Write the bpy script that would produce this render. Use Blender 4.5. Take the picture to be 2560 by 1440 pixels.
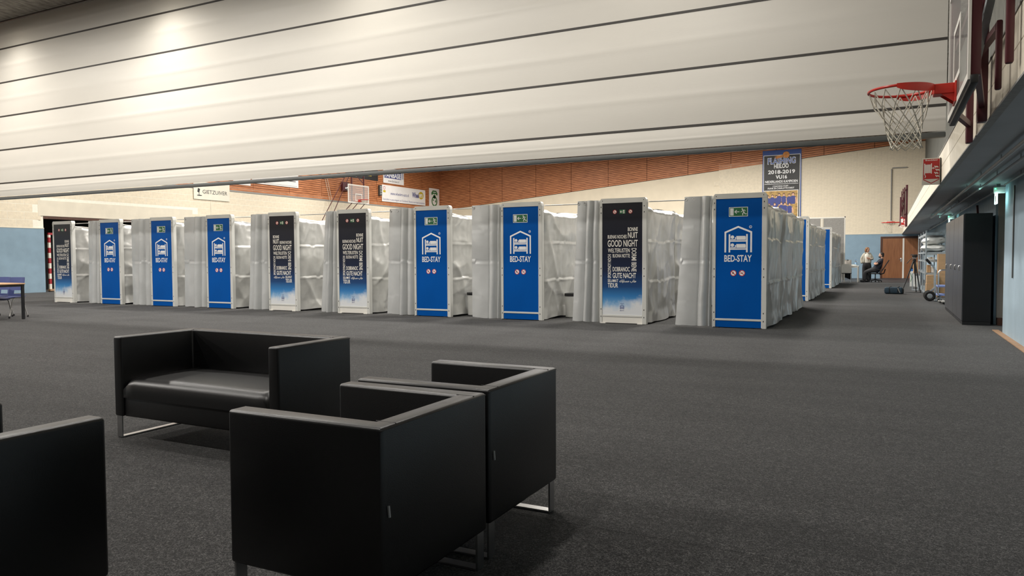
import bpy, bmesh, math, random
from mathutils import Vector, Matrix, noise

# ------------------------------------------------------------------ scene, camera, world, exposure
scn = bpy.context.scene
for o in list(bpy.data.objects):
    bpy.data.objects.remove(o)
COL = scn.collection
random.seed(7)

cam_d = bpy.data.cameras.new('camera')
cam_d.sensor_width = 36.0
cam_d.lens = 36.0 * 1850.0 / 2560.0
cam_d.clip_end = 200
cam = bpy.data.objects.new('camera', cam_d)
COL.objects.link(cam)
R3 = Matrix(((0.8926, -0.0150, 0.4505), (0.4508, 0.0396, -0.8917), (-0.0045, 0.9991, 0.0421)))
q = R3.to_quaternion().normalized()
cam.matrix_world = Matrix.Translation((0, 0, 1.27)) @ q.to_matrix().to_4x4()
scn.camera = cam

world = bpy.data.worlds.new('hall_air')
world.use_nodes = True
world.node_tree.nodes['Background'].inputs[0].default_value = (0.9, 0.92, 1.0, 1)
world.node_tree.nodes['Background'].inputs[1].default_value = 0.02
scn.world = world
scn.view_settings.view_transform = 'Standard'
scn.view_settings.look = 'None'
scn.view_settings.gamma = 1.0
scn.view_settings.use_curve_mapping = False
scn.view_settings.exposure = 1.0

# lamp rows of the hall: (x list, y list, watts); the builder is ceiling_lamp() below
LAMPS_NEAR = [(-20.8, 11.0, 80, 'SPOT'), (-14.9, 11.0, 105, 'SPOT'), (-9.0, 11.0, 55, 'SPOT'), (-3.1, 11.0, 20, 'SPOT'),
              (-21.5, 8.4, 100, 'AREA'), (-15.0, 8.4, 90, 'AREA'), (-9.0, 8.4, 75, 'AREA'), (-3.4, 8.4, 45, 'AREA'),
              (-21.5, 5.4, 440, 'WIDE'), (-15.0, 5.4, 330, 'WIDE'), (-9.0, 5.4, 240, 'WIDE'), (-3.4, 5.4, 240, 'WIDE'),
              (-21.5, 0.0, 780, 'WIDE'), (-15.0, 0.0, 520, 'WIDE'), (-9.0, 0.0, 330, 'WIDE'), (-3.4, 0.0, 260, 'WIDE')]
LAMPS_FAR = [(x, y, 125 if x < -25 else (275 if y > 38 else 235), 'AREA') for y in (16.5, 24.0, 31.0, 38.5) for x in (-25.2, -18.8, -13.2, -8.4, -3.6)]

# room constants (metres): camera stands at x=0, y=0; +y runs along the right wall
XR, XL, YF, YB, ZC = 1.70, -28.7, 45.3, -8.0, 7.73
YC = 12.0          # plane of the raised divider curtain
BLUE_Z = 2.42      # top of the blue wall finish

# ------------------------------------------------------------------ materials
MATS = {}
def mat(name, col, rough=0.5, metal=0.0, var=None, bump=None, spec=0.5, emit=None, trans=0.0, alpha=1.0, sheen=0.0, ridged=False):
    """var=(scale, amount, stretch) tints the colour by noise; bump=(scale, strength)"""
    if name in MATS: return MATS[name]
    m = bpy.data.materials.new(name); m.use_nodes = True
    nt = m.node_tree; n = nt.nodes; b = n['Principled BSDF']
    b.inputs['Base Color'].default_value = (*col, 1)
    b.inputs['Roughness'].default_value = rough
    b.inputs['Metallic'].default_value = metal
    b.inputs['Specular IOR Level'].default_value = spec
    b.inputs['Transmission Weight'].default_value = trans
    b.inputs['Alpha'].default_value = alpha
    if sheen: b.inputs['Sheen Weight'].default_value = sheen
    if emit:
        b.inputs['Emission Color'].default_value = (*emit[0], 1)
        b.inputs['Emission Strength'].default_value = emit[1]
    tc = n.new('ShaderNodeTexCoord')
    if var is None: var = (6.0, 0.06, (1, 1, 1))
    mp = n.new('ShaderNodeMapping'); mp.inputs['Scale'].default_value = var[2]
    nz = n.new('ShaderNodeTexNoise'); nz.inputs['Scale'].default_value = var[0]; nz.inputs['Detail'].default_value = 4
    rp = n.new('ShaderNodeValToRGB')
    a = var[1]
    rp.color_ramp.elements[0].position = 0.3; rp.color_ramp.elements[1].position = 0.7
    rp.color_ramp.elements[0].color = (*[max(0, c * (1 - a)) for c in col], 1)
    rp.color_ramp.elements[1].color = (*[min(1, c * (1 + a)) for c in col], 1)
    nt.links.new(tc.outputs['Object'], mp.inputs['Vector'])
    nt.links.new(mp.outputs['Vector'], nz.inputs['Vector'])
    nt.links.new(nz.outputs['Fac'], rp.inputs['Fac'])
    nt.links.new(rp.outputs['Color'], b.inputs['Base Color'])
    if bump:
        n2 = n.new('ShaderNodeTexNoise'); n2.inputs['Scale'].default_value = bump[0]; n2.inputs['Detail'].default_value = 5
        if ridged: n2.noise_type = 'RIDGED_MULTIFRACTAL'; n2.inputs['Detail'].default_value = 2.5; n2.inputs['Distortion'].default_value = 0.6
        bp = n.new('ShaderNodeBump'); bp.inputs['Strength'].default_value = bump[1]; bp.inputs['Distance'].default_value = 0.03 if ridged else 0.01
        nt.links.new(mp.outputs['Vector'], n2.inputs['Vector'])
        nt.links.new(n2.outputs['Fac'], bp.inputs['Height'])
        nt.links.new(bp.outputs['Normal'], b.inputs['Normal'])
    MATS[name] = m
    return m

def carpet_material():
    m = bpy.data.materials.new('charcoal_carpet'); m.use_nodes = True
    nt = m.node_tree; n = nt.nodes; b = n['Principled BSDF']; L = nt.links.new
    b.inputs['Roughness'].default_value = 0.95; b.inputs['Specular IOR Level'].default_value = 0.1
    b.inputs['Sheen Weight'].default_value = 0.12; b.inputs['Sheen Roughness'].default_value = 0.6
    tc = n.new('ShaderNodeTexCoord')
    fib = n.new('ShaderNodeTexNoise'); fib.inputs['Scale'].default_value = 95; fib.inputs['Detail'].default_value = 3; fib.inputs['Distortion'].default_value = 1.6
    mid = n.new('ShaderNodeTexNoise'); mid.inputs['Scale'].default_value = 17; mid.inputs['Detail'].default_value = 4
    mp = n.new('ShaderNodeMapping'); mp.inputs['Scale'].default_value = (0.5, 2.2, 1)
    big = n.new('ShaderNodeTexNoise'); big.inputs['Scale'].default_value = 1.1; big.inputs['Detail'].default_value = 5
    for t in (fib, mid): L(tc.outputs['Object'], t.inputs['Vector'])
    L(tc.outputs['Object'], mp.inputs['Vector']); L(mp.outputs['Vector'], big.inputs['Vector'])
    r1 = n.new('ShaderNodeValToRGB'); e = r1.color_ramp.elements
    e[0].position = 0.39; e[0].color = (0.0035, 0.0035, 0.0040, 1)
    e[1].position = 0.66; e[1].color = (0.120, 0.117, 0.114, 1)
    k = e.new(0.5); k.color = (0.0235, 0.0230, 0.0230, 1)
    L(fib.outputs['Fac'], r1.inputs['Fac'])
    r2 = n.new('ShaderNodeMapRange'); r2.inputs['From Min'].default_value = 0.3; r2.inputs['From Max'].default_value = 0.7
    r2.inputs['To Min'].default_value = 0.72; r2.inputs['To Max'].default_value = 1.28
    L(mid.outputs['Fac'], r2.inputs['Value'])
    r3 = n.new('ShaderNodeMapRange'); r3.inputs['From Min'].default_value = 0.3; r3.inputs['From Max'].default_value = 0.7
    r3.inputs['To Min'].default_value = 0.82; r3.inputs['To Max'].default_value = 1.18
    L(big.outputs['Fac'], r3.inputs['Value'])
    oi = n.new('ShaderNodeObjectInfo')
    r4 = n.new('ShaderNodeMapRange'); r4.inputs['To Min'].default_value = 0.985; r4.inputs['To Max'].default_value = 1.015
    L(oi.outputs['Random'], r4.inputs['Value'])
    mu = n.new('ShaderNodeMath'); mu.operation = 'MULTIPLY'; L(r2.outputs[0], mu.inputs[0]); L(r3.outputs[0], mu.inputs[1])
    mu2 = n.new('ShaderNodeMath'); mu2.operation = 'MULTIPLY'; L(mu.outputs[0], mu2.inputs[0]); L(r4.outputs[0], mu2.inputs[1])
    vm = n.new('ShaderNodeVectorMath'); vm.operation = 'SCALE'; L(r1.outputs['Color'], vm.inputs[0]); L(mu2.outputs[0], vm.inputs['Scale'])
    L(vm.outputs['Vector'], b.inputs['Base Color'])
    bp = n.new('ShaderNodeBump'); bp.inputs['Strength'].default_value = 0.5; bp.inputs['Distance'].default_value = 0.004
    L(fib.outputs['Fac'], bp.inputs['Height']); L(bp.outputs['Normal'], b.inputs['Normal'])
    return m

def night_print_material():
    """printed night sky: black-blue above, blue lower down, white clouds at the foot (object z in metres)"""
    m = bpy.data.materials.new('night_sky_print'); m.use_nodes = True
    nt = m.node_tree; n = nt.nodes; b = n['Principled BSDF']; L = nt.links.new
    b.inputs['Roughness'].default_value = 0.32
    tc = n.new('ShaderNodeTexCoord'); sp = n.new('ShaderNodeSeparateXYZ'); L(tc.outputs['Object'], sp.inputs[0])
    rp = n.new('ShaderNodeValToRGB'); e = rp.color_ramp.elements
    mr = n.new('ShaderNodeMapRange'); mr.inputs['From Min'].default_value = 0.1; mr.inputs['From Max'].default_value = 2.3
    L(sp.outputs['Z'], mr.inputs['Value']); L(mr.outputs[0], rp.inputs['Fac'])
    def P(z): return (z - 0.1) / 2.2
    e[0].position = P(0.30); e[0].color = (0.20, 0.45, 0.72, 1)
    e[1].position = P(2.2); e[1].color = (0.006, 0.006, 0.010, 1)
    for z, c in ((0.52, (0.035, 0.19, 0.46)), (0.70, (0.012, 0.055, 0.17)), (1.0, (0.009, 0.017, 0.05)), (1.5, (0.007, 0.009, 0.02))):
        k = e.new(P(z)); k.color = (*c, 1)
    nz = n.new('ShaderNodeTexNoise'); nz.inputs['Scale'].default_value = 4.5; nz.inputs['Detail'].default_value = 6; nz.inputs['Roughness'].default_value = 0.6
    L(tc.outputs['Object'], nz.inputs['Vector'])
    # cloud height follows x: higher on the right
    cx = n.new('ShaderNodeMath'); cx.operation = 'MULTIPLY_ADD'; cx.inputs[1].default_value = -0.16; L(sp.outputs['X'], cx.inputs[0]); L(sp.outputs['Z'], cx.inputs[2])
    ad = n.new('ShaderNodeMath'); ad.operation = 'MULTIPLY_ADD'; ad.inputs[1].default_value = -0.42; L(nz.outputs['Fac'], ad.inputs[0]); L(cx.outputs[0], ad.inputs[2])
    cr = n.new('ShaderNodeMapRange'); cr.inputs['From Min'].default_value = 0.0; cr.inputs['From Max'].default_value = 0.20
    cr.inputs['To Min'].default_value = 1.0; cr.inputs['To Max'].default_value = 0.0
    L(ad.outputs[0], cr.inputs['Value'])
    mx = n.new('ShaderNodeMix'); mx.data_type = 'RGBA'; mx.inputs['B'].default_value = (0.72, 0.74, 0.76, 1)
    L(cr.outputs[0], mx.inputs['Factor']); L(rp.outputs['Color'], mx.inputs['A']); L(mx.outputs['Result'], b.inputs['Base Color'])
    return m

def blue_print_material():
    m = mat('blue_print', (0.001, 0.082, 0.36), 0.30, spec=0.14, var=(1.5, 0.08, (1, 1, 0.6)))
    return m

def wood_material(name, c1, c2, scale, stretch, rough=0.45):
    m = bpy.data.materials.new(name); m.use_nodes = True
    nt = m.node_tree; n = nt.nodes; b = n['Principled BSDF']; L = nt.links.new
    b.inputs['Roughness'].default_value = rough
    tc = n.new('ShaderNodeTexCoord'); mp = n.new('ShaderNodeMapping'); mp.inputs['Scale'].default_value = stretch
    nz = n.new('ShaderNodeTexNoise'); nz.inputs['Scale'].default_value = scale; nz.inputs['Detail'].default_value = 6
    rp = n.new('ShaderNodeValToRGB'); rp.color_ramp.elements[0].position = 0.3; rp.color_ramp.elements[1].position = 0.72
    rp.color_ramp.elements[0].color = (*c1, 1); rp.color_ramp.elements[1].color = (*c2, 1)
    L(tc.outputs['Object'], mp.inputs['Vector']); L(mp.outputs['Vector'], nz.inputs['Vector'])
    L(nz.outputs['Fac'], rp.inputs['Fac']); L(rp.outputs['Color'], b.inputs['Base Color'])
    MATS[name] = m
    return m

M_CARPET = carpet_material()
M_NIGHT = night_print_material()
M_BLUEP = blue_print_material()
M_CREAM = mat('cream_paint', (0.78, 0.69, 0.53), 0.75, var=(2.0, 0.04, (1, 1, 1)), bump=(30, 0.15))
M_BLOCK = mat('cream_block', (0.80, 0.71, 0.55), 0.8, var=(9, 0.06, (1, 1, 1)), bump=(25, 0.35))
M_MORTAR = mat('cream_mortar', (0.93, 0.88, 0.76), 0.85, var=(20, 0.05, (1, 1, 1)))
M_WAINS = mat('blue_wall_felt', (0.255, 0.365, 0.455), 0.9, var=(3.5, 0.05, (1, 1, 1)), bump=(160, 0.3))
M_WAINSR = mat('pale_blue_wall_felt', (0.33, 0.43, 0.50), 0.9, var=(2.0, 0.10, (1, 1, 0.6)), bump=(120, 0.3))
M_PLANK = wood_material('red_cedar_planks', (0.36, 0.118, 0.040), (0.66, 0.26, 0.105), 1.6, (1.2, 1.2, 9), 0.5)
M_GAP = mat('dark_joint', (0.03, 0.012, 0.008), 0.9)
M_DOORWOOD = wood_material('brown_door_veneer', (0.19, 0.070, 0.026), (0.32, 0.135, 0.055), 3.0, (9, 9, 0.5), 0.4)
M_DOORFRAME = wood_material('dark_door_frame', (0.055, 0.02, 0.010), (0.10, 0.035, 0.016), 3.0, (9, 9, 0.5), 0.4)
M_CONC = mat('board_marked_concrete', (0.13, 0.13, 0.112), 0.85, var=(5, 0.35, (4, 4, 0.25)), bump=(18, 0.5))
M_CEIL = mat('wood_wool_ceiling', (0.30, 0.28, 0.25), 0.95, var=(9, 0.45, (1, 0.35, 1)), bump=(60, 0.8))
M_SOFFIT = mat('grey_soffit_paint', (0.34, 0.35, 0.36), 0.55, var=(1.2, 0.10, (1, 1, 1)))
M_LEDGE = mat('cream_fascia_paint', (0.76, 0.70, 0.57), 0.6, var=(2.5, 0.05, (1, 1, 1)))
M_WOODTRIM = mat('tan_floor_trim', (0.42, 0.25, 0.14), 0.6, var=(5, 0.15, (1, 1, 1)))
M_CURT = mat('divider_vinyl', (0.66, 0.630, 0.565), 0.48, var=(1.2, 0.03, (0.3, 1, 2)), bump=(40, 0.06))
M_STRAP = mat('dark_strap', (0.045, 0.040, 0.034), 0.6)
M_BAR = mat('dark_grey_bar', (0.10, 0.105, 0.10), 0.45)
M_POST = mat('white_powder_coat', (0.62, 0.62, 0.585), 0.42, var=(2, 0.04, (1, 1, 1)))
M_WHITEP = mat('white_panel', (0.78, 0.76, 0.70), 0.45, var=(2, 0.05, (1, 1, 1)))
M_SLOT = mat('slot_black', (0.012, 0.012, 0.012), 0.8)
M_SILVER = mat('silver_fabric', (0.62, 0.62, 0.60), 0.32, 0.58, var=(4, 0.08, (1, 1, 1)), bump=(3.2, 0.55), ridged=True)
M_ENTRY = mat('grey_vinyl_curtain', (0.57, 0.58, 0.575), 0.40, 0.28, var=(2.0, 0.06, (1, 1, 1)), bump=(9, 0.2))
M_ROD = mat('pale_rod', (0.62, 0.62, 0.60), 0.35, 0.5)
M_PRINTW = mat('print_white', (0.88, 0.88, 0.88), 0.4, var=(6, 0.03, (1, 1, 1)))
M_PRINTC = mat('print_cream', (0.88, 0.84, 0.76), 0.4, var=(6, 0.03, (1, 1, 1)))
M_GREEN = mat('print_green', (0.022, 0.16, 0.055), 0.4)
M_RED = mat('print_red', (0.50, 0.025, 0.025), 0.4)
M_PRINTK = mat('print_black', (0.02, 0.02, 0.02), 0.45)
M_PRINTB = mat('print_navy', (0.03, 0.045, 0.22), 0.45)
M_YEL = mat('print_yellow', (0.62, 0.46, 0.04), 0.45)
M_DGREEN = mat('print_dark_green', (0.04, 0.19, 0.06), 0.45)
M_ORANGE = mat('print_orange', (0.70, 0.27, 0.05), 0.45)
M_SKINP = mat('print_skin', (0.68, 0.40, 0.27), 0.45)
M_BANNER = mat('banner_white', (0.86, 0.83, 0.80), 0.5, var=(2, 0.04, (1, 1, 1)))
M_BANCREAM = mat('banner_cream', (0.80, 0.76, 0.64), 0.5, var=(2, 0.04, (1, 1, 1)))
M_LEATHER = mat('black_leather', (0.0025, 0.0025, 0.003), 0.37, var=(3, 0.15, (1, 1, 1)), bump=(220, 0.08), spec=0.72)
M_CHROME = mat('brushed_steel', (0.55, 0.55, 0.55), 0.28, 1.0)
M_BLACKCAB = mat('black_cabinet', (0.010, 0.010, 0.011), 0.42, var=(2, 0.12, (1, 1, 1)))
M_GREYCAB = mat('charcoal_cabinet_door', (0.065, 0.066, 0.072), 0.35, var=(2, 0.10, (1, 1, 1)))
M_ALU = mat('aluminium', (0.62, 0.62, 0.62), 0.32, 0.9)
M_GALV = mat('galvanised_steel', (0.42, 0.47, 0.50), 0.42, 0.55, var=(12, 0.15, (1, 1, 1)))
M_CARD = mat('cardboard', (0.46, 0.29, 0.155), 0.85, var=(5, 0.08, (1, 1, 4)))
M_MAROON = mat('maroon_steel', (0.085, 0.016, 0.022), 0.42, var=(4, 0.12, (1, 1, 1)))
M_RIM = mat('rim_red', (0.55, 0.035, 0.022), 0.35)
M_CORD = mat('net_cord', (0.62, 0.58, 0.48), 0.8)
M_ACRYL = mat('clear_acrylic', (0.80, 0.80, 0.78), 0.08, alpha=0.22)
M_BLACK = mat('black_plastic', (0.014, 0.014, 0.015), 0.5)
M_RUBBER = mat('black_rubber', (0.012, 0.012, 0.012), 0.8)
M_WPLAST = mat('white_plastic', (0.72, 0.72, 0.69), 0.4)
M_BLUEDECK = mat('blue_trolley_deck', (0.20, 0.27, 0.55), 0.5)
M_CHAIRB = mat('blue_polypropylene', (0.075, 0.095, 0.24), 0.4)
M_CHAIRLEG = mat('grey_tube', (0.44, 0.43, 0.41), 0.4, 0.3)
M_BEECH = mat('beech_top', (0.58, 0.36, 0.20), 0.45, var=(3, 0.12, (6, 1, 1)))
M_TREDS = mat('goal_red', (0.36, 0.02, 0.03), 0.4)
M_TWHITE = mat('goal_white', (0.78, 0.74, 0.66), 0.4)
M_NETG = mat('dark_green_net', (0.010, 0.035, 0.028), 0.8)
M_STORE = mat('dark_store_wall', (0.020, 0.022, 0.022), 0.9)
M_FELT = mat('grey_felt_board', (0.33, 0.32, 0.30), 0.9, var=(20, 0.10, (1, 1, 1)))
M_PILLOW = mat('white_plastic_wrap', (0.88, 0.89, 0.86), 0.30, var=(6, 0.06, (1, 1, 1)), bump=(14, 0.5))
M_SKIN = mat('skin', (0.56, 0.31, 0.21), 0.55)
M_HAIRB = mat('brown_hair', (0.22, 0.105, 0.045), 0.6, var=(30, 0.25, (1, 1, 1)))
M_HAIRK = mat('black_hair', (0.014, 0.011, 0.010), 0.6)
M_JACKET = mat('pale_jacket', (0.44, 0.42, 0.35), 0.8)
M_TOP = mat('white_top', (0.74, 0.72, 0.64), 0.8)
M_TROUSER = mat('black_trousers', (0.014, 0.014, 0.016), 0.8)
M_TROUSERG = mat('dark_grey_trousers', (0.035, 0.035, 0.038), 0.8)
M_TEE = mat('navy_tee', (0.014, 0.016, 0.028), 0.8)
M_SHOE = mat('dark_shoe', (0.02, 0.02, 0.022), 0.5)
M_BAG = mat('dark_blue_canvas', (0.020, 0.045, 0.070), 0.75, var=(8, 0.2, (1, 1, 1)))
M_PAPERBAG = mat('grey_carrier_bag', (0.42, 0.39, 0.36), 0.6, bump=(10, 0.4))
M_BOTTLE = mat('clear_bottle', (0.75, 0.86, 0.95), 0.08, trans=0.85)
M_EXITGLOW = mat('exit_glow', (0.6, 0.9, 0.85), 0.4, emit=((0.55, 0.95, 0.88), 4.0))
M_LED = mat('green_led', (0.1, 0.8, 0.3), 0.4, emit=((0.05, 1.0, 0.35), 6.0))
M_LAMPGLOW = mat('lamp_glow', (1, 0.95, 0.85), 0.4, emit=((1.0, 0.90, 0.72), 12.0))
M_PIPE = mat('painted_pipe', (0.40, 0.40, 0.38), 0.45)
M_GLASSEYE = mat('dark_eye', (0.01, 0.008, 0.006), 0.2)

# ------------------------------------------------------------------ mesh helpers
class MB:
    def __init__(s): s.v = []; s.f = []
    def add(s, vs, fs):
        k = len(s.v); s.v += [tuple(p) for p in vs]; s.f += [tuple(i + k for i in f) for f in fs]; return s
    def box(s, x0, x1, y0, y1, z0, z1):
        vs = [(x, y, z) for z in (z0, z1) for y in (y0, y1) for x in (x0, x1)]
        return s.add(vs, [(0, 2, 3, 1), (4, 5, 7, 6), (0, 1, 5, 4), (2, 6, 7, 3), (0, 4, 6, 2), (1, 3, 7, 5)])
    def rbox(s, x0, x1, y0, y1, z0, z1, r=0.01, seg=2):
        bm = bmesh.new(); bmesh.ops.create_cube(bm, size=1)
        for v in bm.verts:
            v.co = Vector(((x0 + x1) / 2 + v.co.x * (x1 - x0), (y0 + y1) / 2 + v.co.y * (y1 - y0), (z0 + z1) / 2 + v.co.z * (z1 - z0)))
        r = min(r, 0.49 * min(abs(x1 - x0), abs(y1 - y0), abs(z1 - z0)))
        bmesh.ops.bevel(bm, geom=bm.edges[:], offset=r, segments=seg, profile=0.5, affect='EDGES')
        bm.verts.index_update()
        s.add([v.co[:] for v in bm.verts], [[v.index for v in f.verts] for f in bm.faces]); bm.free(); return s
    def obox(s, c, ax, ay, az, hx, hy, hz):
        c = Vector(c); ax, ay, az = Vector(ax).normalized(), Vector(ay).normalized(), Vector(az).normalized()
        vs = [c + ax * hx * i + ay * hy * j + az * hz * k for k in (-1, 1) for j in (-1, 1) for i in (-1, 1)]
        return s.add(vs, [(0, 2, 3, 1), (4, 5, 7, 6), (0, 1, 5, 4), (2, 6, 7, 3), (0, 4, 6, 2), (1, 3, 7, 5)])
    def beam(s, p0, p1, w, h, up=(0, 0, 1)):
        p0, p1 = Vector(p0), Vector(p1); d = p1 - p0; az = d.normalized(); ax = az.cross(Vector(up))
        if ax.length < 1e-4: ax = az.cross(Vector((1, 0, 0)))
        ax.normalize(); ay = ax.cross(az)
        return s.obox((p0 + p1) / 2, ax, ay, az, w / 2, h / 2, d.length / 2)
    def tube(s, pts, r, n=8, closed=False, caps=True):
        pts = [Vector(p) for p in pts]; m = len(pts); rr = r if isinstance(r, (list, tuple)) else [r] * m
        rings = []; ref = None
        for i in range(m):
            if closed: d = pts[(i + 1) % m] - pts[i - 1]
            else: d = pts[min(i + 1, m - 1)] - pts[max(i - 1, 0)]
            d.normalize()
            if ref is None or abs(ref.dot(d)) > 0.95:
                ref = Vector((0, 0, 1)) if abs(d.z) < 0.9 else Vector((1, 0, 0))
            a = d.cross(ref).normalized(); b = d.cross(a).normalized(); ref = a.cross(d)
            rings.append([pts[i] + a * rr[i] * math.cos(2 * math.pi * j / n) + b * rr[i] * math.sin(2 * math.pi * j / n) for j in range(n)])
        vs = [p for ring in rings for p in ring]; fs = []
        for i in range(m if closed else m - 1):
            i2 = (i + 1) % m
            for j in range(n):
                j2 = (j + 1) % n; fs.append((i * n + j, i * n + j2, i2 * n + j2, i2 * n + j))
        if caps and not closed:
            fs.append(tuple(range(n - 1, -1, -1))); fs.append(tuple((m - 1) * n + j for j in range(n)))
        return s.add(vs, fs)
    def lathe(s, prof, c=(0, 0, 0), n=20, caps=True, axis='z'):
        vs = []; m = len(prof)
        for (r, h) in prof:
            for j in range(n):
                a = 2 * math.pi * j / n; x, y = r * math.cos(a), r * math.sin(a)
                p = (x, y, h) if axis == 'z' else ((h, x, y) if axis == 'x' else (x, h, y))
                vs.append((c[0] + p[0], c[1] + p[1], c[2] + p[2]))
        fs = [(i * n + j, i * n + (j + 1) % n, (i + 1) * n + (j + 1) % n, (i + 1) * n + j) for i in range(m - 1) for j in range(n)]
        if caps: fs += [tuple(range(n - 1, -1, -1)), tuple((m - 1) * n + j for j in range(n))]
        return s.add(vs, fs)
    def ell(s, c, rx, ry, rz, nu=12, nv=8):
        prof = [(math.sin(math.pi * (i + 0.02) / (nv + 0.04)), -math.cos(math.pi * (i + 0.02) / (nv + 0.04))) for i in range(nv + 1)]
        vs = []; n = nu
        for (r, h) in prof:
            for j in range(n):
                a = 2 * math.pi * j / n; vs.append((c[0] + rx * r * math.cos(a), c[1] + ry * r * math.sin(a), c[2] + rz * h))
        fs = [(i * n + j, i * n + (j + 1) % n, (i + 1) * n + (j + 1) % n, (i + 1) * n + j) for i in range(nv) for j in range(n)]
        fs += [tuple(range(n - 1, -1, -1)), tuple(nv * n + j for j in range(n))]
        return s.add(vs, fs)
    def prism(s, poly, f, d):
        """poly: 2d points; f(u,v)->3d; d: extrusion vector"""
        a = [Vector(f(*p)) for p in poly]; d = Vector(d); n = len(a)
        vs = a + [p + d for p in a]
        fs = [tuple(range(n)), tuple(range(2 * n - 1, n - 1, -1))] + [(i, i + n, (i + 1) % n + n, (i + 1) % n) for i in range(n)]
        return s.add(vs, fs)
    def grid(s, fn, nu, nv):
        vs = [fn(i / nu, j / nv) for j in range(nv + 1) for i in range(nu + 1)]; w = nu + 1
        return s.add(vs, [(j * w + i, j * w + i + 1, (j + 1) * w + i + 1, (j + 1) * w + i) for j in range(nv) for i in range(nu)])
    # flat print in the xz plane at depth y (facing -y)
    def rect2(s, x0, x1, z0, z1, y=0.0): return s.add([(x0, y, z0), (x1, y, z0), (x1, y, z1), (x0, y, z1)], [(0, 1, 2, 3)])
    def poly2(s, pts, y=0.0): return s.add([(p[0], y, p[1]) for p in pts], [tuple(range(len(pts)))])
    def disc2(s, cx, cz, r, y=0.0, n=20, rz=None): return s.poly2([(cx + r * math.cos(2 * math.pi * i / n), cz + (rz or r) * math.sin(2 * math.pi * i / n)) for i in range(n)], y)
    def ring2(s, cx, cz, r0, r1, y=0.0, n=24):
        vs = [(cx + r * math.cos(2 * math.pi * i / n), y, cz + r * math.sin(2 * math.pi * i / n)) for r in (r0, r1) for i in range(n)]
        return s.add(vs, [(i, (i + 1) % n, n + (i + 1) % n, n + i) for i in range(n)])
    def stroke2(s, pts, w, y=0.0, closed=False):
        pts = [Vector((p[0], p[1])) for p in pts]; m = len(pts); L = []; Rr = []
        for i in range(m):
            a = pts[i - 1] if (closed or i > 0) else None; b = pts[(i + 1) % m] if (closed or i < m - 1) else None
            d1 = (pts[i] - a).normalized() if a is not None else None; d2 = (b - pts[i]).normalized() if b is not None else None
            if d1 is None: d1 = d2
            if d2 is None: d2 = d1
            n1 = Vector((-d1.y, d1.x)); n2 = Vector((-d2.y, d2.x)); nn = (n1 + n2).normalized(); k = w / 2 / max(0.4, nn.dot(n1))
            L.append(pts[i] + nn * k); Rr.append(pts[i] - nn * k)
        vs = [(p.x, y, p.y) for p in L + Rr]
        return s.add(vs, [(i, (i + 1) % m, m + (i + 1) % m, m + i) for i in range(m if closed else m - 1)])
    def text(s, body, x0, x1, z0, z1, y=0.0, rot=0, bold=0.0):
        vs, fs = text_shape(body, bold)
        W = x1 - x0; H = z1 - z0; out = []
        for (u, v) in vs:
            if rot == 90: a, b = 1 - v, u          # reads bottom to top
            elif rot == -90: a, b = v, 1 - u       # reads top to bottom
            else: a, b = u, v
            out.append((x0 + a * W, y, z0 + b * H))
        return s.add(out, fs)
    def mesh(s, name, m, smooth=False, angle=0.7):
        me = bpy.data.meshes.new(name); me.from_pydata(s.v, [], s.f); me.update()
        if m is not None: me.materials.append(m)
        if smooth:
            for p in me.polygons: p.use_smooth = True
            me.set_sharp_from_angle(angle=angle)
        return me
    def build(s, name, m, parent=None, smooth=False, angle=0.7, loc=None, label=None):
        return link(name, s.mesh(name, m, smooth, angle), parent, loc, label)

def link(name, me, parent=None, loc=None, label=None):
    o = bpy.data.objects.new(name, me); COL.objects.link(o)
    if parent is not None: o.parent = parent
    if loc is not None: o.location = loc
    if label: o['label'] = label
    return o

TEXTS = {}
def text_shape(body, bold=0.0):
    """outline of a word in the built-in font, normalised to a unit box"""
    key = (body, bold)
    if key in TEXTS: return TEXTS[key]
    cu = bpy.data.curves.new('lettering', 'FONT'); cu.body = body; cu.size = 1.0; cu.resolution_u = 3; cu.offset = bold; cu.fill_mode = 'FRONT'
    ob = bpy.data.objects.new('lettering', cu); COL.objects.link(ob)
    dg = bpy.context.evaluated_depsgraph_get()
    me = bpy.data.meshes.new_from_object(ob.evaluated_get(dg))
    vs = [(v.co.x, v.co.y) for v in me.vertices]; fs = [tuple(p.vertices) for p in me.polygons]
    bpy.data.objects.remove(ob); bpy.data.curves.remove(cu); bpy.data.meshes.remove(me)
    if not vs: vs = [(0, 0), (1, 0), (1, 1)]; fs = [(0, 1, 2)]
    x0 = min(v[0] for v in vs); x1 = max(v[0] for v in vs); z0 = min(v[1] for v in vs); z1 = max(v[1] for v in vs)
    r = ([((v[0] - x0) / max(1e-6, x1 - x0), (v[1] - z0) / max(1e-6, z1 - z0)) for v in vs], fs)
    TEXTS[key] = r
    return r

def tag(o, label, cat, group=None):
    o['label'] = label; o['category'] = cat
    if group: o['group'] = group
    return o
def thing(name, label, cat, loc=(0, 0, 0), rz=0.0, group=None):
    o = bpy.data.objects.new(name, None); COL.objects.link(o); o.empty_display_size = 0.1
    o.location = loc; o.rotation_euler = (0, 0, rz)
    return tag(o, label, cat, group)
def struct(o, label=None):
    o['kind'] = 'structure'
    if label: o['label'] = label
    return o
def stuff(o): o['kind'] = 'stuff'; return o
def copy_tree(o, parent=None):
    c = o.copy(); COL.objects.link(c); c.parent = parent
    for ch in o.children: copy_tree(ch, c)
    return c

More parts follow.
